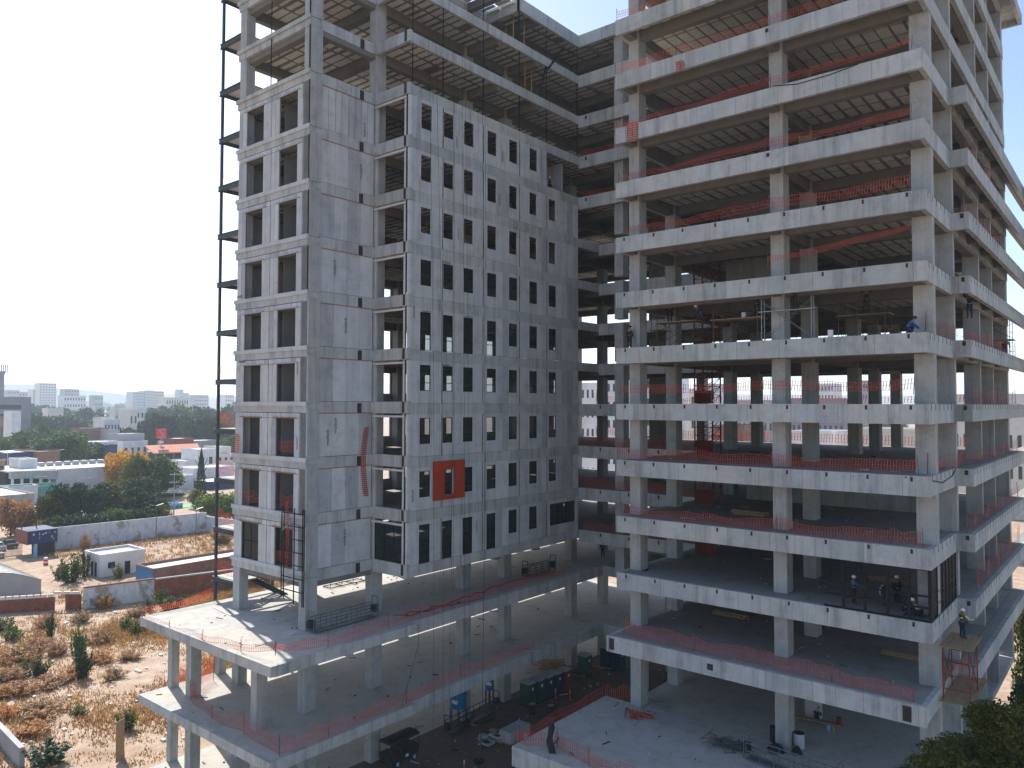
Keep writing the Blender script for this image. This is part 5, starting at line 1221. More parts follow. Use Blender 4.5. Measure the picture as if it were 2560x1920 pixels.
# big near trees at the lower right
def bigtree(x, y, zc, r_, kind, lab, seed, n=17000, leaf=.028):
    t = thing('tree', lab, 'tree', (x, y, GZ), 'near trees at the lower right')
    c = bpy.data.objects.new('crown', crown_mesh('crown', kind, n, 26, leaf, seed)); COL.objects.link(c); c.parent = t; c.location = (0, 0, zc-GZ); c.scale = (r_*1.2, r_*1.2, r_*1.15)
    b = MB(); b.tube((x, y, GZ), (x+.2, y, zc), .22, 8, r2=.08)
    q = random.Random(seed)
    for i in range(12):
        a = q.uniform(0, 6.28); z0 = zc-r_*1.0+i*.06*r_; b.tube((x+.1, y, z0), (x+math.cos(a)*r_*.5, y+math.sin(a)*r_*.5, z0+r_*q.uniform(.2, .5)), .035, 5, r2=.01)
    b.build('trunk', 'bark', t, org=(x, y, GZ))
for px_, d_, yt_, hw_, mt, lab, sd in [(-6.4, 34.9, -14.46, 1.78, 0), (-4.1, 32.9, -11.97, 1.9, 1), (-8.2, 37.3, -16.84, 1.07, 2), (-3.3, 36.2, -10.16, 1.25, 3), (-4.7, 29.9, -13.56, 2.04, 4), (-7.5, 71.7, -17.18, 1.57, 5)] and []: pass
BT = [(-6.5, 37.5, -15.05, 1.64), (-4.0, 35.6, -12.9, 1.8), (-8.5, 39.7, -16.98, 0.85), (-4.1, 40.7, -12.49, 0.85), (-5.1, 33.4, -14.74, 2.12), (-9.2, 89.7, -21.47, 1.57)]
for i, (a, mt, lab) in enumerate(zip(BT, ('leafolive', 'leafolive', 'leaf', 'leafdark', 'leafolive', 'leafolive'),
        ('olive crowned tree whose top covers the lower right column', 'large olive tree filling the lower right picture corner', 'thin leafy treetop left of the lower right column foot', 'dark tree rising at the right picture edge', 'lowest olive treetop at the bottom edge right of the tower', 'sunlit yellow green tree beyond the right side of the tower'))):
    bigtree(a[0], a[1], a[2], a[3], mt, lab, 200+i, n=21000 if a[3] > 1.2 else 9000, leaf=.030)
for i, (a, kd) in enumerate([((-8.4, 86.5, 11.2, 1.7), 'olive'), ((-8.7, 99.2, 10.3, 2.1), 'olive'), ((-11.8, 113.5, 2.9, 2.0), 'green'), ((-6.3, 77.9, 8.9, 2.0), 'dark'), ((-6.9, 69.6, 9.0, 1.5), 'olive'), ((-14.4, 130.9, 0.6, 1.7), 'olive')]):
    tree(a[0], a[1], a[2], a[3]*1.3, kd, '%s tree of the group beyond the right side of the tower' % ('nearest olive', 'tallest olive', 'green', 'dark', 'lowest olive', 'furthest olive')[i], cbase=.0, group='trees beyond the right side')
# ------------------------------------------------------------------ town
WIN = {}
def building(name, label, x0, x1, y0, y1, zt, mat='white', rows=0, cols=0, colsx=0, cat='building', roof='roofwhite', zb=GZ, wh=.5, ww=.45, parapet=.5, group=None):
    t = thing(name, label, cat, ((x0+x1)/2, (y0+y1)/2, zb), group)
    b = MB(); b.box(x0, x1, y0, y1, zb, zt); wl = b.build('wall', mat, t)
    b = MB()
    for q in ((x0-.05, x1+.05, y0-.05, y0+.2), (x0-.05, x1+.05, y1-.2, y1+.05), (x0-.05, x0+.2, y0+.2, y1-.2), (x1-.2, x1+.05, y0+.2, y1-.2)): b.box(*q, zt, zt+parapet)
    b.build('parapet', mat, t); ebox('roof', roof, t, x0+.2, x1-.2, y0+.2, y1-.2, zt+.01, zt+.06)
    if rows:
        fh = (zt-zb)/rows
        for (n, u0, u1, ax) in ((cols, y0, y1, 'x'), (colsx, x0, x1, 'y')):
            if not n: continue
            cw = (u1-u0)/n; key = (round(cw, 1), round(fh, 1), ax)
            if key not in WIN:
                q = MB()
                if ax == 'x': q.box(-.05, .06, -cw*ww/2, cw*ww/2, 0, fh*wh)
                else: q.box(-cw*ww/2, cw*ww/2, -.06, .05, 0, fh*wh)
                me = bpy.data.meshes.new('window'); me.from_pydata(q.v, [], q.f); me.materials.append(M['farglass']); WIN[key] = me
            for i in range(n):
                for j in range(rows):
                    u = u0+(i+.5)*cw; z = zb+j*fh+fh*.3
                    link('window', WIN[key], (x1, u, z) if ax == 'x' else (u, y0, z), t)
    return t
def bx(d, depth): return (d[0]-depth, d[0], d[1], d[2])
q = (-262, 94.0, 116.8, -20.9); building('commercial_hall', 'long white hall with flat roof and blank side wall behind the dark tree belt', *bx(q, 30), q[3], 'white', cat='hall')
for i in range(8): 
    yy = q[1]+2+i*(q[2]-q[1])/8.5; ob = ebox('rooftop_unit', 'galv', None, q[0]-22, q[0]-20.4, yy, yy+1.8, q[3]+.06, q[3]+1.4); tag(ob, '%s boxy air conditioning unit from the left on the white hall roof' % ('first', 'second', 'third', 'fourth', 'fifth', 'sixth', 'seventh', 'eighth')[i], 'air conditioner', 'air conditioning units on the hall roof')
q = (-258, 80.1, 92.5, -19.9)
t = thing('office_front', 'low office front with curved grey fascia and dark glazed openings beside the white hall', 'building', (q[0], (q[1]+q[2])/2, GZ))
b = MB(); n = 14
for i in range(n):
    ya = q[1]+(q[2]-q[1])*i/n; yb_ = q[1]+(q[2]-q[1])*(i+1)/n; h0 = 2.2+1.1*(i/n)**2; b.box(q[0]-1.0+1.8*math.sin(i/n*2.6), q[0]+.6+1.8*math.sin(i/n*2.6), ya, yb_, q[3]-h0, q[3]-.4*(i/n)**2)
b.build('fascia_band', 'greywall', t); ebox('wall', 'dark', t, q[0]-14, q[0]-3, q[1], q[2], GZ, q[3]-.6); ebox('roof', 'roofwhite', t, q[0]-26, q[0]-1.0, q[1], q[2], q[3]-.5, q[3]-.1)
for i in range(5): ebox('pillar', 'white', t, q[0]-.6, q[0], q[1]+i*(q[2]-q[1])/5+.5, q[1]+i*(q[2]-q[1])/5+1.1, GZ, q[3]-2)
q = (-250, 77.5, 89.8, -23.2); ob = ebox('garden_wall', 'teal', None, q[0]-.3, q[0], q[1], q[2], GZ, q[3]); tag(ob, 'low teal painted wall in front of the curved office', 'wall')
q = (-266, 85.3, 90.0, -17.5); building('plant_room', 'white box room standing on the roof left of the hall', q[0]-10, q[0], q[1], q[2], q[3], 'white', zb=GZ)
q = (-222, 66.3, 74.6, -23.6); building('warehouse', 'grey blue warehouse with sunlit white roof at the left edge', q[0]-24, q[0], q[1]-4, q[2], q[3], 'greywall', 1, 5, wh=.4, ww=.35, cat='warehouse')
q = (-246, 73.5, 83.5, -23.8); building('long_shed', 'long white shed behind the grey blue warehouse', q[0]-6, q[0], q[1], q[2], q[3], 'white')
q = (-330, 101.0, 111.4, -18.9); building('cinema_block', 'dark navy windowless block behind the curved office', q[0]-25, q[0], q[1], q[2], q[3], 'navy', roof='roofwhite')
q = (-326, 110.0, 118.0, -18.8); building('brown_block', 'brown rendered block attached to the dark navy one', q[0]-25, q[0], q[1]+.1, q[2], q[3], 'brickbrown', roof='brickbrown')
q = (-268, 80.1, 81.8, -17.7); building('ochre_house', 'small ochre and teal house front at the left picture edge', q[0]-10, q[0], q[1], q[2], q[3], 'timber', 2, 1, cat='house')
q = (-620, 170.9, 187.7, 22.4); building('violet_tower', 'tall windowless grey violet tower cut by the left picture edge', q[0]-20, q[0], q[1], q[2], q[3], 'purple', cat='tower')
q = (-600, 165.4, 198.2, 4.2); t = building('violet_block', 'grey violet parking block with dark horizontal decks at the left edge', q[0]-30, q[0], q[1], q[2], q[3], 'purple', cat='car park')
for i in range(4): ebox('open_deck', 'dark', t, q[0]+.01, q[0]+.3, q[1]+6, q[2]-6, q[3]-8-i*6.2, q[3]-5-i*6.2)
ob = thing('roof_antennas', 'cluster of mobile phone antennas on the violet tower', 'antenna', (-625, 205, 20)); qa = (-622, 185.9, 188.3, 27.7)
for i in range(4): ebox('antenna', 'dark', ob, -622, -621.4, qa[1]+i*1.2, qa[1]+i*1.2+.5, qa[3]-6.5, qa[3])
far = [((-1500, 508.0, 535.7, 36.2), 'white', 14, 6, 'tall white apartment tower with dark window strips, highest on the skyline'),
 ((-1520, 504.6, 514.8, 24.9), 'cream', 12, 3, 'slimmer pale tower left of the tallest one'), ((-1500, 550.1, 573.6, 26.0), 'greywall', 8, 5, 'dark squat round topped tower right of the tallest one'),
 ((-1300, 475.1, 507.2, 12.5), 'white', 4, 8, 'pale low block at the foot of the squat tower'), ((-1700, 520.1, 540.6, 25.9), 'greywall', 6, 5, 'blue grey slab block under the hill, left'),
 ((-1700, 540.6, 564.4, 22.9), 'greywall', 5, 5, 'lower blue grey slab block right of the first'), ((-1500, 600.6, 615.4, 15.4), 'greywall', 4, 3, 'small square hazy block between the tower groups'),
 ((-1300, 580.4, 598.9, 19.8), 'white', 10, 5, 'pale apartment block, left of the central pair'), ((-1300, 600.2, 616.4, 22.7), 'white', 11, 5, 'pale apartment block in the middle of the central group'),
 ((-1310, 621.2, 637.9, 21.7), 'cream', 11, 5, 'pale apartment block with balconies, right of the central group'), ((-1050, 514.6, 547.0, 8.7), 'cream', 3, 9, 'long low beige block right of the central group'),
 ((-1900, 965.5, 976.0, 37.2), 'greywall', 9, 2, 'thin stepped tower on the skyline'), ((-1900, 976.0, 989.9, 28.1), 'greywall', 7, 3, 'lower step of the thin skyline tower'),
 ((-1600, 847.2, 879.6, 19.6), 'greywall', 6, 6, 'broad hazy block left of the stair tower'), ((-1500, 861.4, 882.7, 19.6), 'white', 6, 4, 'hazy block between stair post and clad wing')]
for q, mt, r_, c_, lab in far: building('tower_block', lab, q[0]-25, q[0], q[1], q[2], q[3], mt, r_, c_, 0, cat='tower block', group='tower blocks on the skyline', ww=.5, wh=.4)
mid = [((-560, 229.0, 237.6, -9.6), 'cream', 3, 4, 'cream house group beneath the skyline, left of the two cypresses'), ((-520, 229.0, 240.1, -3.3), 'white', 3, 4, 'stepped white house in front of the far tree belt'),
 ((-515, 228.1, 233.3, -4.3), 'cream', 2, 2, 'small white annex with square windows of the stepped house'), ((-470, 193.7, 202.8, -9.5), 'white', 2, 5, 'white flat roofed villa left of the sign'),
 ((-430, 165.4, 179.5, -13.2), 'brickbrown', 0, 0, 'long brown flat roofed wall building above the wide green tree'), ((-420, 175.3, 181.0, -14.0), 'greywall', 1, 3, 'grey garage wing at the end of the brown building'),
 ((-400, 172.2, 184.9, -15.6), 'greywall', 1, 4, 'low grey rooftop block with clutter left of the sign'), ((-372, 147.4, 159.4, -17.8), 'white', 2, 5, 'white two storey villa with dark window bands'),
 ((-362, 149.2, 155.1, -18.9), 'navy', 1, 2, 'dark front of the villa beside the yellow tree'), ((-392, 170.7, 183.0, -19.0), 'white', 1, 4, 'long low white roof behind the yellow tree'),
 ((-372, 187.2, 196.8, -17.6), 'brick', 1, 2, 'square brick red rooftop house above the terracotta canopy'), ((-380, 188.7, 214.1, -19.4), 'greywall', 1, 6, 'grey low building behind the brick red rooftop house'),
 ((-305, 172.0, 179.9, -21.8), 'cream', 2, 3, 'beige two storey house between stair post and clad wing'), ((-312, 177.3, 182.4, -19.1), 'cream', 1, 2, 'roof room with water tank on the beige house'),
 ((-300, 155.3, 162.0, -23.5), 'white', 0, 0, 'white blank boundary building left of the cypress'), ((-246, 123.9, 130.3, -24.0), 'white', 0, 0, 'bright white blank walled house left of the cypress foot'),
 ((-262, 138.7, 154.5, -23.3), 'white', 0, 0, 'long pale wall building behind the cypress'), ((-240, 132.5, 141.8, -26.2), 'navy', 0, 0, 'dark blue building low behind the stair post'),
 ((-300, 160.7, 168.1, -19.0), 'white', 1, 2, 'white garden wall house right of the terracotta canopy'), ((-262, 116.7, 131.8, -28.5), 'brickbrown', 0, 0, 'cluttered low rooftops in front of the white house'),
 ((-560, 167.3, 176.3, -8.6), 'brickbrown', 1, 3, 'low brown building below the violet block'), ((-520, 161.8, 166.6, -4.7), 'white', 0, 0, 'white billboard like wall behind the round palm'),
 ((-760, 364.0, 378.3, -6.7), 'brickbrown', 1, 4, 'small terracotta houses under the central blocks'), ((-800, 321.4, 329.7, -3.3), 'white', 1, 4, 'tiny white houses at the horizon'), ((-800, 340.5, 356.3, -4.2), 'cream', 1, 6, 'row of tiny cream houses at the horizon'),
 ((-800, 278.4, 292.3, -4.6), 'cream', 1, 5, 'row of pale rooftops below the tallest tower'), ((-640, 325.6, 351.1, -9.3), 'white', 1, 6, 'pale roofs half hidden in the far tree belt')]
for q, mt, r_, c_, lab in mid: building('house', lab, q[0]-14, q[0], q[1], q[2], q[3], mt, r_, c_, 0, cat='house', group='houses of the town', ww=.4, wh=.4, parapet=.4)
q = (-352, 166.9, 190.0, -22.0)
t = thing('canopy_building', 'wide restaurant with sloping terracotta roof over dark openings', 'building', (q[0], (q[1]+q[2])/2, GZ))
b = MB(); y0, y1, zt = q[1], q[2], q[3]
b.add([(q[0], y0, zt-.6), (q[0], y1, zt-.6), (q[0]-9, y1+3, zt+2.6), (q[0]-9, y0, zt+2.6), (q[0], y0, zt-1.0), (q[0], y1, zt-1.0), (q[0]-9, y1+3, zt+2.2), (q[0]-9, y0, zt+2.2)], [(0, 1, 2, 3), (7, 6, 5, 4), (0, 4, 5, 1), (1, 5, 6, 2), (2, 6, 7, 3), (3, 7, 4, 0)]); b.build('roof', 'terracotta', t)
ebox('wall', 'dark', t, q[0]-8, q[0]-2, y0+1, y1-1, GZ, zt-.5)
for i in range(6): ebox('pillar', 'brickbrown', t, q[0]-.6, q[0]-.2, y0+1+i*(y1-y0-2)/5, y0+1.5+i*(y1-y0-2)/5, GZ, zt-1)
# bank sign
q = (-360, 172.0, 176.8, -11.7); zb_ = (-360, 172.0, 176.8, -16.2)[3]
t = thing('bank_sign', 'square red bank sign with white flowing S emblem on a tall pole', 'sign', (q[0], (q[1]+q[2])/2, GZ)); yc = (q[1]+q[2])/2; hw = (q[2]-q[1])/2; zc = (q[3]+zb_)/2; hh = (q[3]-zb_)/2
ebox('panel', 'signred', t, q[0]-.4, q[0], q[1], q[2], zb_, q[3]); ebox('pole', 'galv', t, q[0]-.35, q[0]-.05, yc-.15, yc+.15, GZ, zb_)
b = MB()
def band(pts, w):
    for (a, c) in zip(pts[:-1], pts[1:]): b.bar((q[0]+.06, yc+a[0]*hw, zc+a[1]*hh), (q[0]+.06, yc+c[0]*hw, zc+c[1]*hh), .06, w*hh, up=(1, 0, 0))
for dw in (-.13, .02, .17):
    cv = [(.55-dw*.2, .75-dw*.1), (.0, .72-abs(dw)*.2), (-.32, .55), (-.36, .30), (-.12, .08-dw), (.18, -.10-dw), (.38, -.30), (.30, -.48), (.0, -.55), (-.55, -.58)]
    b2 = [(x_+dw*.55, z_+.1) for x_, z_ in cv]
    for (a, c) in zip(b2[:-1], b2[1:]): b.bar((q[0]+.03, yc+a[0]*hw, zc+a[1]*hh), (q[0]+.03, yc+c[0]*hw, zc+c[1]*hh), .06, .10*hh, up=(1, 0, 0))
b.build('emblem', 'white', t)
def text(name, s, size, loc, rot, mat, parent, ext=.02, extrude_only=False):
    c = bpy.data.curves.new(name+'_curve', 'FONT'); c.body = s; c.size = size; c.extrude = ext; c.align_x = 'CENTER'; c.align_y = 'CENTER'; c.materials.append(M[mat])
    tmp = bpy.data.objects.new('tmp_text', c); COL.objects.link(tmp); bpy.context.view_layer.update()
    me = bpy.data.meshes.new_from_object(tmp.evaluated_get(bpy.context.evaluated_depsgraph_get())); bpy.data.objects.remove(tmp)
    o = bpy.data.objects.new(name, me); COL.objects.link(o); o.rotation_euler = rot
    if parent is not None: o.parent = parent; o.location = Vector(loc)-wloc(parent)
    else: o.location = loc
    return o
text('lettering', 'BANCO', hh*.42, (q[0]+.05, yc, zb_+hh*.17), (math.pi/2, 0, math.pi/2), 'white', t)
ebox('lower_panel', 'white', t, q[0]-.3, q[0]-.1, yc-hw*.4, yc+hw*.45, zb_-hh*1.1, zb_-hh*.6)
# buildings seen through the frame
thru = [((190, -130.5, -123.6, 6.1), 'white', 6, 4, 'white apartment block with square windows seen in the inner corner gap, left part'), ((186, -120.6, -112.0, 7.4), 'white', 7, 5, 'taller white apartment block seen in the inner corner gap, right part'),
 ((192, -109.8, -103.1, 8.6), 'white', 7, 3, 'white apartment block seen right of the leftmost front column'), ((200, -97.4, -92.0, 5.5), 'white', 6, 3, 'white stepped apartment block between the columns of the right wing'),
 ((210, -108.1, -103.1, 4.3), 'cream', 5, 3, 'cream apartment block beside the stepped one'), ((330, -144.1, -120.5, 1.8), 'greywall', 4, 10, 'long pale office block seen through the middle bays'),
 ((300, -106.7, -87.0, 2.2), 'purple', 4, 10, 'violet grey building with red band seen through the right bays'), ((420, -135.1, -126.9, 11.1), 'white', 9, 5, 'stepped white tower behind the violet grey building'),
 ((400, -108.5, -104.8, 11.8), 'greywall', 8, 3, 'blue glassy tower seen between two right hand columns'), ((170, -47.7, -34.8, -5.3), 'cream', 2, 12, 'row of cream houses seen under the fifth slab at the right'),
 ((190, -88.5, -79.7, -5.7), 'brickbrown', 2, 6, 'low houses with reddish roofs seen through the middle bays'), ((180, -64.3, -54.8, -6.4), 'white', 2, 7, 'low white houses seen through the middle right bays'),
 ((230, -39.5, -23.6, 2.5), 'cream', 4, 8, 'brown building seen beyond the right side of the tower')]
for q, mt, r_, c_, lab in thru: building('apartment_block', lab, q[1], q[2], q[0], q[0]+14, q[3], mt, r_, 0, c_, cat='apartment block', ww=.4, wh=.42)
# rear annex of the tower, seen past its right side
for k in range(6, 11):
    z = L(k); P = slabs[k]
    ebox('floor_slab', 'soffit', P, -8.6, 6.0, 88.0, 100, z-.45, z-.003); ebox('edge_beam', 'soffit', P, -8.6, 6.0, 87.7, 88.0, z-1.15, z-.003)
    ebox('column', 'column', P, 1.2, 2.2, 88.3, 89.2, z-4.2+.01, z-.46)
# ------------------------------------------------------------------ vacant lot
def wallseg(name, label, x0, y0, x1, y1, h, th, mat, cap=None, cat='wall', z=GZ):
    t = thing(name, label, cat, ((x0+x1)/2, (y0+y1)/2, z)); b = MB(); b.bar((x0, y0, z+h/2), (x1, y1, z+h/2), th, h); b.build('wall_face', mat, t)
    if cap:
        b = MB(); b.bar((x0, y0, z+h+.1), (x1, y1, z+h+.1), th+.1, .2); b.build('coping', cap, t)
    return t
def peelmat():
    m, nt, b_ = newmat('peeling_white_render'); n1 = noise(nt, .35, detail=8, rough=.7); n2 = noise(nt, 1.6, (1, 1, .5), 6, .7)
    c = ramp(nt, n1, [(.40, (.34, .30, .26)), (.47, (.56, .58, .62)), (.62, (.60, .62, .66))]); c2 = ramp(nt, n2, [(.3, .72), (.55, 1.0)]); nt.links.new(mix(nt, c, c2, 1., 'MULTIPLY'), b_.inputs['Base Color']); return m
M['peel'] = peelmat()
wallseg('peeling_wall', 'long high white boundary wall with peeling stained render behind the vacant lot', -165.9, 55.5, -163.3, 89.6, 4.3, .3, 'peel')
wallseg('return_wall', 'pale blue white wall running on from the corner of the peeling wall', -163.3, 89.75, -138, 92.5, 3.4, .3, 'white')
t = wallseg('brick_wall', 'weathered red brick wall with pale concrete coping and posts at the lot edge', -121.6, 36.0, -117.4, 42.3, 1.75, .25, 'brick'); 
for i in range(9): 
    s_ = i/9; x = -121.6+4.2*s_; y = 36+6.3*s_; b = MB(); b.bar((x, y, GZ+2.0), (x+.37, y+.56, GZ+2.0), .3, .42); b.build('coping_block', 'cream', t)
t = wallseg('brick_pier', 'short red brick wall piece between the gap and the rendered wall', -116.3, 43.3, -114.8, 44.7, 2.1, .28, 'brick')
for i in range(3): b = MB(); s_ = i/3; b.bar((-117.5+2.7*s_, 42.3+2.4*s_, GZ+2.32), (-116.75+2.7*s_, 42.95+2.4*s_, GZ+2.32), .3, .36); b.build('coping_block', 'cream', t)
wallseg('rendered_wall', 'high grey white rendered wall with brick showing along its broken top', -114.6, 44.9, -112.6, 53.8, 2.9, .3, 'peel', 'brickbrown')
wallseg('low_brick_wall', 'long dark reddish wall continuing behind the steel stair', -112.5, 54.0, -108.5, 70.5, 2.8, .3, 'brick', 'greywall')
t = building('lot_hut', 'small white flat roofed hut with narrow doors on the vacant lot', -139.4, -133.1, 54.7, 62.0, GZ+3.3, 'white', cat='hut', roof='greywall', parapet=.45)
ebox('window', 'dark', t, -133.11, -133.05, 55.9, 57.0, GZ+1.3, GZ+2.3); ebox('door', 'dark', t, -133.11, -133.05, 58.6, 59.5, GZ, GZ+2.1); ebox('door', 'dark', t, -136.6, -135.9, 54.64, 54.71, GZ, GZ+2.3); ebox('door', 'dark', t, -135.2, -134.5, 54.64, 54.71, GZ, GZ+2.3)
t = building('long_roof_shed', 'long low shed with bare concrete roof and blue painted end', -123.0, -117.5, 56.0, 74.0, GZ+2.9, 'brickbrown', cat='shed', roof='roofwhite', parapet=.5)
ebox('end_wall', 'blue', t, -123.0, -117.4, 55.9, 55.98, GZ, GZ+3.1)
t = thing('gate_kiosk', 'old gatehouse with blue sign box showing traces of white lettering and maroon side', 'kiosk', (-163, 55.5, GZ))
ebox('sign_box', 'navy', t, -166.5, -160.4, 53.0, 58.0, GZ+2.4, GZ+4.9); ebox('side_panel', 'dkred', t, -166.5, -160.4, 52.9, 52.99, GZ+2.35, GZ+4.9); ebox('front_panel', 'bluepanel' if 'bluepanel' in M else 'navy', t, -160.39, -160.3, 53.1, 58.0, GZ+2.45, GZ+4.85)
ebox('pillar', 'bluesheen', t, -160.9, -160.4, 54.1, 54.6, GZ, GZ+2.4); ebox('booth', 'dark', t, -165, -161, 55.2, 57.8, GZ, GZ+2.35)
b = MB(); rr = random.Random(4)
for (y, z, w, h) in ((53.9, 4.2, .35, .3), (54.9, 4.2, .12, .5), (55.5, 4.1, .3, .25), (55.95, 4.25, .3, .35), (56.6, 4.3, .25, .12), (57.5, 4.25, .4, .18), (54.9, 3.6, .3, .1), (54.9, 3.3, .15, .2), (57.0, 3.5, .2, .5), (57.3, 3.0, .12, .4)):
    b.add([(-160.28, y-w/2, GZ+z-h/2), (-160.28, y+w/2, GZ+z-h/2+rr.uniform(0, .1)), (-160.28, y+w/3, GZ+z+h/2), (-160.28, y-w/4, GZ+z+h/2-rr.uniform(0, .1))], [(0, 1, 2, 3)])
b.build('lettering_traces', 'white', t)
b = MB(); 
for y in (53.4, 55.9): b.tube((-165, y, GZ+4.9), (-165, y, GZ+8.2), .1, 6)
b.tube((-165, 53.4, GZ+8.1), (-165, 55.9, GZ+8.1), .1, 6); b.build('roof_frame', 'dkred', t)
t = thing('railing_gate', 'brown barred entrance gate left of the old gatehouse', 'gate', (-163, 49.5, GZ))
for i in range(34): ebox('bar', 'scaf', t, -163.05, -162.97, 46.6+.19*i, 46.66+.19*i, GZ+.1, GZ+2.6)
b = MB(); b.box(-163.08, -162.94, 46.4, 53.0, GZ+2.4, GZ+2.5); b.box(-163.08, -162.94, 46.4, 53.0, GZ+.25, GZ+.35); b.build('rail', 'scaf', t)
t = thing('barrel_shed', 'long low shed with curved pale sheet metal roof at the left edge', 'shed', (-140, 40, GZ))
b = MB(); n = 10; y0, y1 = 31.0, 44.1
pr = [(y0+(y1-y0)*i/n, GZ+2.4+2.0*math.sin(math.pi*i/n)) for i in range(n+1)]
b.add([(-156, y, z) for y, z in pr]+[(-127.5, y, z) for y, z in pr]+[(-156, y, z-.12) for y, z in pr]+[(-127.5, y, z-.12) for y, z in pr], [(i, n+1+i, n+2+i, i+1) for i in range(n)]+[(2*(n+1)+i+1, 3*(n+1)+i+1, 3*(n+1)+i, 2*(n+1)+i) for i in range(n)]+[(n+1+i, 3*(n+1)+i, 3*(n+1)+i+1, n+2+i) for i in range(n)])
b.build('roof', 'metalroof', t)
b = MB(); b.add([(-127.7, y, z-.13) for y, z in pr]+[(-127.7, y1, GZ), (-127.7, y0, GZ)], [tuple(range(n+3))]); b.box(-155.5, -127.8, y1-.3, y1-.1, GZ, GZ+2.3); b.build('gable_wall', 'greywall', t)
for i in range(14):
    x = -154.5+i*2.0; q_ = MB()
    for j in range(n): q_.bar((x, pr[j][0], pr[j][1]+.03), (x, pr[j+1][0], pr[j+1][1]+.03), .12, .06)
    q_.build('roof_seam', 'galv', t)
t = thing('traffic_drum', 'red and white striped traffic drum standing on the lot track', 'traffic drum', (-151.3, 52.9, GZ))
for i in range(4):
    b = MB(); b.lathe((-151.3, 52.9, GZ+.32*i), [(.42-.03*i, 0), (.40-.03*i, .31)], 12); b.build('band', 'signred' if i % 2 == 0 else 'white', t)
def lamp(x, y, h, label, two=True):
    t = thing('street_lamp', label, 'street lamp', (x, y, GZ), 'lamp posts on and behind the lot'); b = MB(); b.tube((x, y, GZ), (x, y, GZ+h), .09, 6, r2=.06); b.build('post', 'scaf', t)
    for s_ in (-1, 1):
        b = MB(); b.bar((x, y, GZ+h), (x, y+1.5*s_, GZ+h+.35), .22, .12); b.build('lamp_head', 'galv', t)
lamp(*(-162.2, 77.8), 7.0, 'lamp post before the peeling wall, left of two'); lamp(*(-151.6, 81.0), 6.8, 'lamp post before the peeling wall, right of two'); lamp(*(-298.5, 108.1), 12, 'pale double armed street lamp behind the white hall roof')
def pole(x, y, h, label):
    t = thing('utility_pole', label, 'utility pole', (x, y, GZ), 'utility poles'); b = MB(); b.tube((x, y, GZ), (x, y, GZ+h), .17, 6, r2=.12); b.build('pole', 'greywall', t)
    for z in (h-.5, h-2.6): b = MB(); b.bar((x, y-1.3, GZ+z), (x, y+1.3, GZ+z), .14); b.build('crossarm', 'galv', t)
    b = MB()
    for s_ in (-1.2, -.6, .6, 1.2): b.tube((x, y+s_, GZ+h-2.5), (x, y+s_, GZ+h-2.15), .08, 6)
    b.build('insulators', 'shirt', t)
pole(*(-193.3, 66.5), 12.5, 'utility pole in front of the brownish olive tree'); pole(*(-211.9, 83.5), 12.0, 'utility pole rising out of the dark tree belt'); pole(*(-192.9, 97.0), 11.0, 'utility pole beside the white blank house'); pole(*(-285.0, 87.7), 13.0, 'utility pole at the left edge before the navy block'); pole(*(-350.4, 115.8), 14.0, 'utility pole before the pale green trees')
def car(x, y, rz, mat, label):
    t = thing('parked_car', label, 'car', (x, y, GZ), 'parked cars by the gate'); 
    b = MB(); b.box(x-2.1, x+2.1, y-.85, y+.85, GZ+.35, GZ+.95); b.add([(x-1.5, y-.8, GZ+.95), (x+1.1, y-.8, GZ+.95), (x+1.1, y+.8, GZ+.95), (x-1.5, y+.8, GZ+.95), (x-1.0, y-.65, GZ+1.5), (x+.5, y-.65, GZ+1.5), (x+.5, y+.65, GZ+1.5), (x-1.0, y+.65, GZ+1.5)], [(0, 1, 5, 4), (1, 2, 6, 5), (2, 3, 7, 6), (3, 0, 4, 7), (4, 5, 6, 7)]); b.build('body', mat, t)
    b = MB(); b.add([(x+1.02, y-.62, GZ+1.02), (x+1.02, y+.62, GZ+1.02), (x+.56, y+.55, GZ+1.46), (x+.56, y-.55, GZ+1.46)], [(0, 1, 2, 3)]); b.build('windscreen', 'farglass', t)
    for dx in (-1.3, 1.3):
        for dy in (-.8, .8): b = MB(); b.tube((x+dx, y+dy-.1, GZ+.33), (x+dx, y+dy+.1, GZ+.33), .33, 10); b.build('wheel', 'rubber', t)
for (p, mt, lab) in (((-170.4, 52.1), 'shirt', 'silver parked car at the left edge behind the gate'), ((-171.9, 54.6), 'dark', 'black parked van behind the gate'), ((-162.9, 49.5), 'white', 'white parked car nearest the gate')): car(p[0]-3, p[1], 0, mt, lab)
q = (-205, 101.4, 105.6, -27.7); building('container_office', 'blue and white stacked cabin with dark windows behind the peeling wall', q[0]-3, q[0], q[1], q[2], q[3], 'bluesheen', 1, 4, cat='cabin')
q = (-205, 105.6, 111.5, -28.6); ob = ebox('green_tarpaulin', 'green', None, q[0]-5, q[0], q[1]+.1, q[2], GZ+.1, q[3]); tag(ob, 'bright green tarpaulin covered pen behind the peeling wall', 'tarpaulin')
q = (-175, 52.3, 54.1, -29.4)
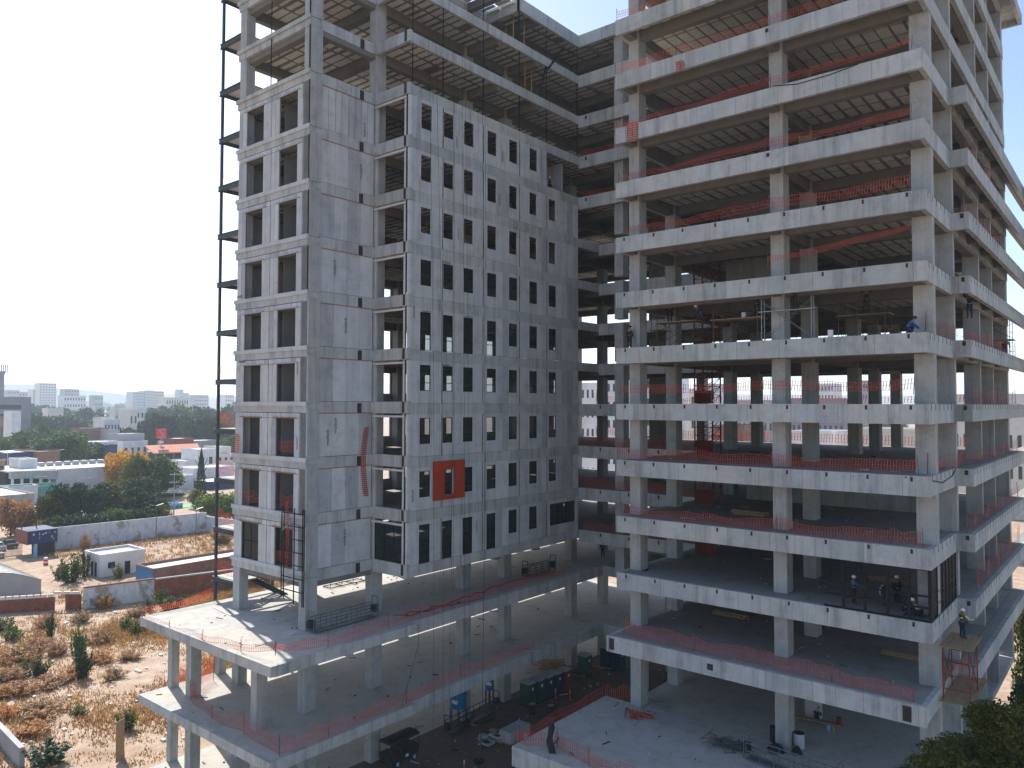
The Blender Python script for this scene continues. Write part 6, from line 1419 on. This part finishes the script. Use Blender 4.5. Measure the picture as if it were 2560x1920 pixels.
# grass and weeds
def fld(x, y):
    return .5+.25*math.sin(x*.23+1.3*math.sin(y*.11))+.25*math.sin(y*.31+1.7*math.sin(x*.17+1))
b = MB(); rr = random.Random(77); vs = []; fs = []
def tuft(x, y, h, w, n):
    for i in range(n):
        a = rr.uniform(0, 6.28); d = rr.random()**.5*w; bx_, by_ = x+d*math.cos(a), y+d*math.sin(a); la = rr.uniform(0, 6.28); ln = h*rr.uniform(.25, .7); wd = .05+.03*h
        o = len(vs); ca, sa = math.cos(la), math.sin(la)
        vs.extend([(bx_-sa*wd, by_+ca*wd, GZ-.02), (bx_+sa*wd, by_-ca*wd, GZ-.02), (bx_+ca*ln, by_+sa*ln, GZ+h*rr.uniform(.6, 1.1))]); fs.append((o, o+1, o+2))
cnt = 0
while cnt < 19000:
    x = rr.uniform(-116, -50); y = rr.uniform(-8, 84)
    if x > -61.5 and y > 26: continue
    f_ = fld(x, y); path = abs((y-27)-(-(x+70)*.32)-3*math.sin(x*.1)) < 3.2
    if path and rr.random() < .8: continue
    if rr.random() > f_*1.5-.15: continue
    h = .22+.7*max(0, f_-.35); tuft(x, y, h*rr.uniform(.6, 1.3), .45+.5*f_, 10); cnt += 1
for i in range(3200):
    x = rr.uniform(-163, -120); y = rr.uniform(44, 89)
    if -141 < x < -131.5 and 53 < y < 64: continue
    if x < -128 and y < 54+.15*(x+150) + 3: continue
    if rr.random() > .35+.5*fld(x, y): continue
    tuft(x, y, rr.uniform(.3, .9), .5, 7)
me = bpy.data.meshes.new('dry_grass'); me.from_pydata(vs, [], fs); me.materials.append(M['grass']); o = bpy.data.objects.new('dry_grass', me); COL.objects.link(o); o['kind'] = 'stuff'
print('grass tris', len(fs))
bush = [((-91.8, 29.0, 1.4, 1.9), 'dry', 'tall orange weeds left of the round olive bush'), ((-86.1, 30.8, 1.2, 1.8), 'dry', 'tall orange weeds right of the round olive bush'), ((-75.1, 25.2, 1.2, 1.8), 'dry', 'orange weeds above the large leaved bush'), ((-86.9, 33.0, 1.4, 1.5), 'dry', 'orange weeds left of the dark leafy clump'), ((-89.9, 37.0, 1.3, 1.8), 'dry', 'reddish weeds right of the weed tree'), ((-100.0, 34.0, 1.6, 1.9), 'dry', 'orange weeds below the yellow green tree'), ((-88.5, 39.8, 1.1, 1.5), 'dry', 'low reddish weeds near the podium columns'), ((-86.5, 27.0, 1.3, 1.3), 'dry', 'orange weeds at the left edge in mid lot'), ((-108.2, 42.0, 1.6, 1.6), 'dry', 'pale weeds before the gap in the brick wall'), ((-109.5, 38.6, 1.6, 1.5), 'dry', 'brown weeds below the red brick wall'), ((-111.9, 34.4, 1.8, 1.5), 'w' and 'olive', 'dark scrub at the left end of the red brick wall'), ((-107.2, 50.3, 1.7, 1.5), 'olive', 'olive scrub before the low reddish wall'), ((-105.4, 47.9, 1.6, 1.6), 'dry', 'pale dry scrub before the rendered wall'),
 ((-106.3, 33.7, 2.4, 1.3), 'bright', 'small yellow green tree on the lot below the red brick wall'), ((-91.0, 31.2, 2.1, 1.5), 'olive', 'round olive bush in the orange weeds'), ((-92.3, 35.8, 4.5, 0.9), 'green', 'tall dark green weed tree in the middle of the lot'),
 ((-86.1, 33.7, 4.2, 1.0), 'dark', 'dark leafy clump at the foot of the weed tree'), ((-99.8, 44.3, 2.0, 0.9), 'green', 'green bush beside the podium corner'), ((-97.0, 44.4, 1.8, 1.1), 'olive', 'olive bush touching the podium corner'),
 ((-103.6, 37.0, 3.7, 0.6), 'dark', 'thin dark twisted shrub before the red brick wall'), ((-69.4, 31.0, 2.3, 0.9), 'green', 'tall thin leafy weed near the podium columns'), ((-68.1, 24.2, 2.0, 1.8), 'dark', 'large leaved bush at the bottom left'),
 ((-76.4, 29.7, 1.0, 0.9), 'bright', 'green weed patch at the edge of the orange grass'), ((-133.4, 50.4, 4.9, 1.9), 'olive', 'dusty olive bush left of the white hut'), ((-136.3, 53.5, 5.0, 1.2), 'olive', 'taller dusty bush beside the white hut'),
 ((-137.7, 50.5, 3.3, 1.6), 'olive', 'low dusty bush right of the lot track'), ((-130.4, 56.4, 2.8, 1.1), 'bright', 'green shrub at the hut door'), ((-119.4, 63.6, 2.3, 1.2), 'green', 'round green tree growing on the low brick wall'),
 ((-109.9, 53.6, 2.4, 1.2), 'bright', 'light green shrub behind the podium net'), ((-104.6, 52.4, 2.3, 1.9), 'olive', 'olive scrub along the rendered wall'), ((-115.4, 46.3, 2.6, 1.5), 'dry', 'leafless brown scrub against the rendered wall'),
 ((-112.8, 47.1, 2.5, 1.4), 'dry', 'brown scrub right of the leafless one'), ((-161.1, 63.3, 3.8, 1.1), 'dry', 'leafless shrub against the peeling wall'), ((-85.9, 28.2, 1.6, 1.6), 'dry', 'orange brown weed mound at the left of the lot'),
 ((-78.9, 27.6, 1.5, 2.2), 'dry', 'wide orange brown weed mound'), ((-83.4, 35.9, 1.3, 1.3), 'dry', 'brown weed mound near the path'), ((-96.8, 31.4, 2.0, 2.0), 'dry', 'orange weed thicket at the left edge'), ((-96.3, 35.2, 1.8, 1.6), 'dry', 'orange weed thicket in the middle of the lot'),
 ((-97.4, 40.0, 1.7, 1.7), 'dry', 'reddish weeds by the upper path'), ((-80.5, 25.2, 1.5, 1.1), 'dry', 'orange weeds at the lower left edge'), ((-147.2, 84.6, 4.2, 2.8), 'dry', 'brown scrub seen under the stair landings')]
for a, kd, lab in bush: tree(*a, 'w_'+kd, lab, group='bushes and weeds on the vacant lot', name='bush', cbase=-.05)
# rubble on the lot
rr = random.Random(31); q_ = MB()
for i in range(420):
    x = rr.uniform(-110, -62); y = rr.uniform(5, 80); s_ = rr.uniform(.05, .22); q_.box(x-s_, x+s_, y-s_*.7, y+s_*.7, GZ-.03, GZ+s_*.7)
q_.build('rubble', 'cream', kind='stuff')
p = (-64.0, 28.1); ob = thing('plywood_sheet', 'brown weathered plywood sheet leaning at the bottom of the lot', 'plywood', (p[0], p[1], GZ)); b = MB(); b.bar((p[0], p[1], GZ), (p[0]-.5, p[1]+.2, GZ+3.0), 1.6, .05, up=(1, 1, 0)); b.build('sheet', 'timber', ob)
wallseg('corner_wall', 'dark wall corner cutting in at the bottom left', *(-82.8, 23.4), *(-68.6, 22.6), 1.6, .4, 'greywall')

# number the look-alikes from left to right as they stand
ONES = ['first', 'second', 'third', 'fourth', 'fifth', 'sixth', 'seventh', 'eighth', 'ninth', 'tenth', 'eleventh', 'twelfth', 'thirteenth', 'fourteenth', 'fifteenth', 'sixteenth', 'seventeenth', 'eighteenth', 'nineteenth', 'twentieth']
TENS = {20: 'twenty', 30: 'thirty', 40: 'forty', 50: 'fifty'}
def ordinal(i):
    if i <= 20: return ONES[i-1]
    t_ = i//10*10; return TENS[t_]+'-'+ONES[i-t_-1] if i > t_ else TENS[t_].replace('y', 'ieth')
byl = {}
for o in bpy.data.objects:
    if o.parent is None and 'label' in o and 'group' in o: byl.setdefault(o['label'], []).append(o)
for lab, os_ in byl.items():
    if 1 < len(os_) <= 50:
        os_.sort(key=lambda o: math.atan2(o.location.x, o.location.y))
        for i, o in enumerate(os_): o['label'] = ordinal(i+1)+' from the left: '+lab if len(lab.split()) <= 11 else ordinal(i+1)+' '+lab
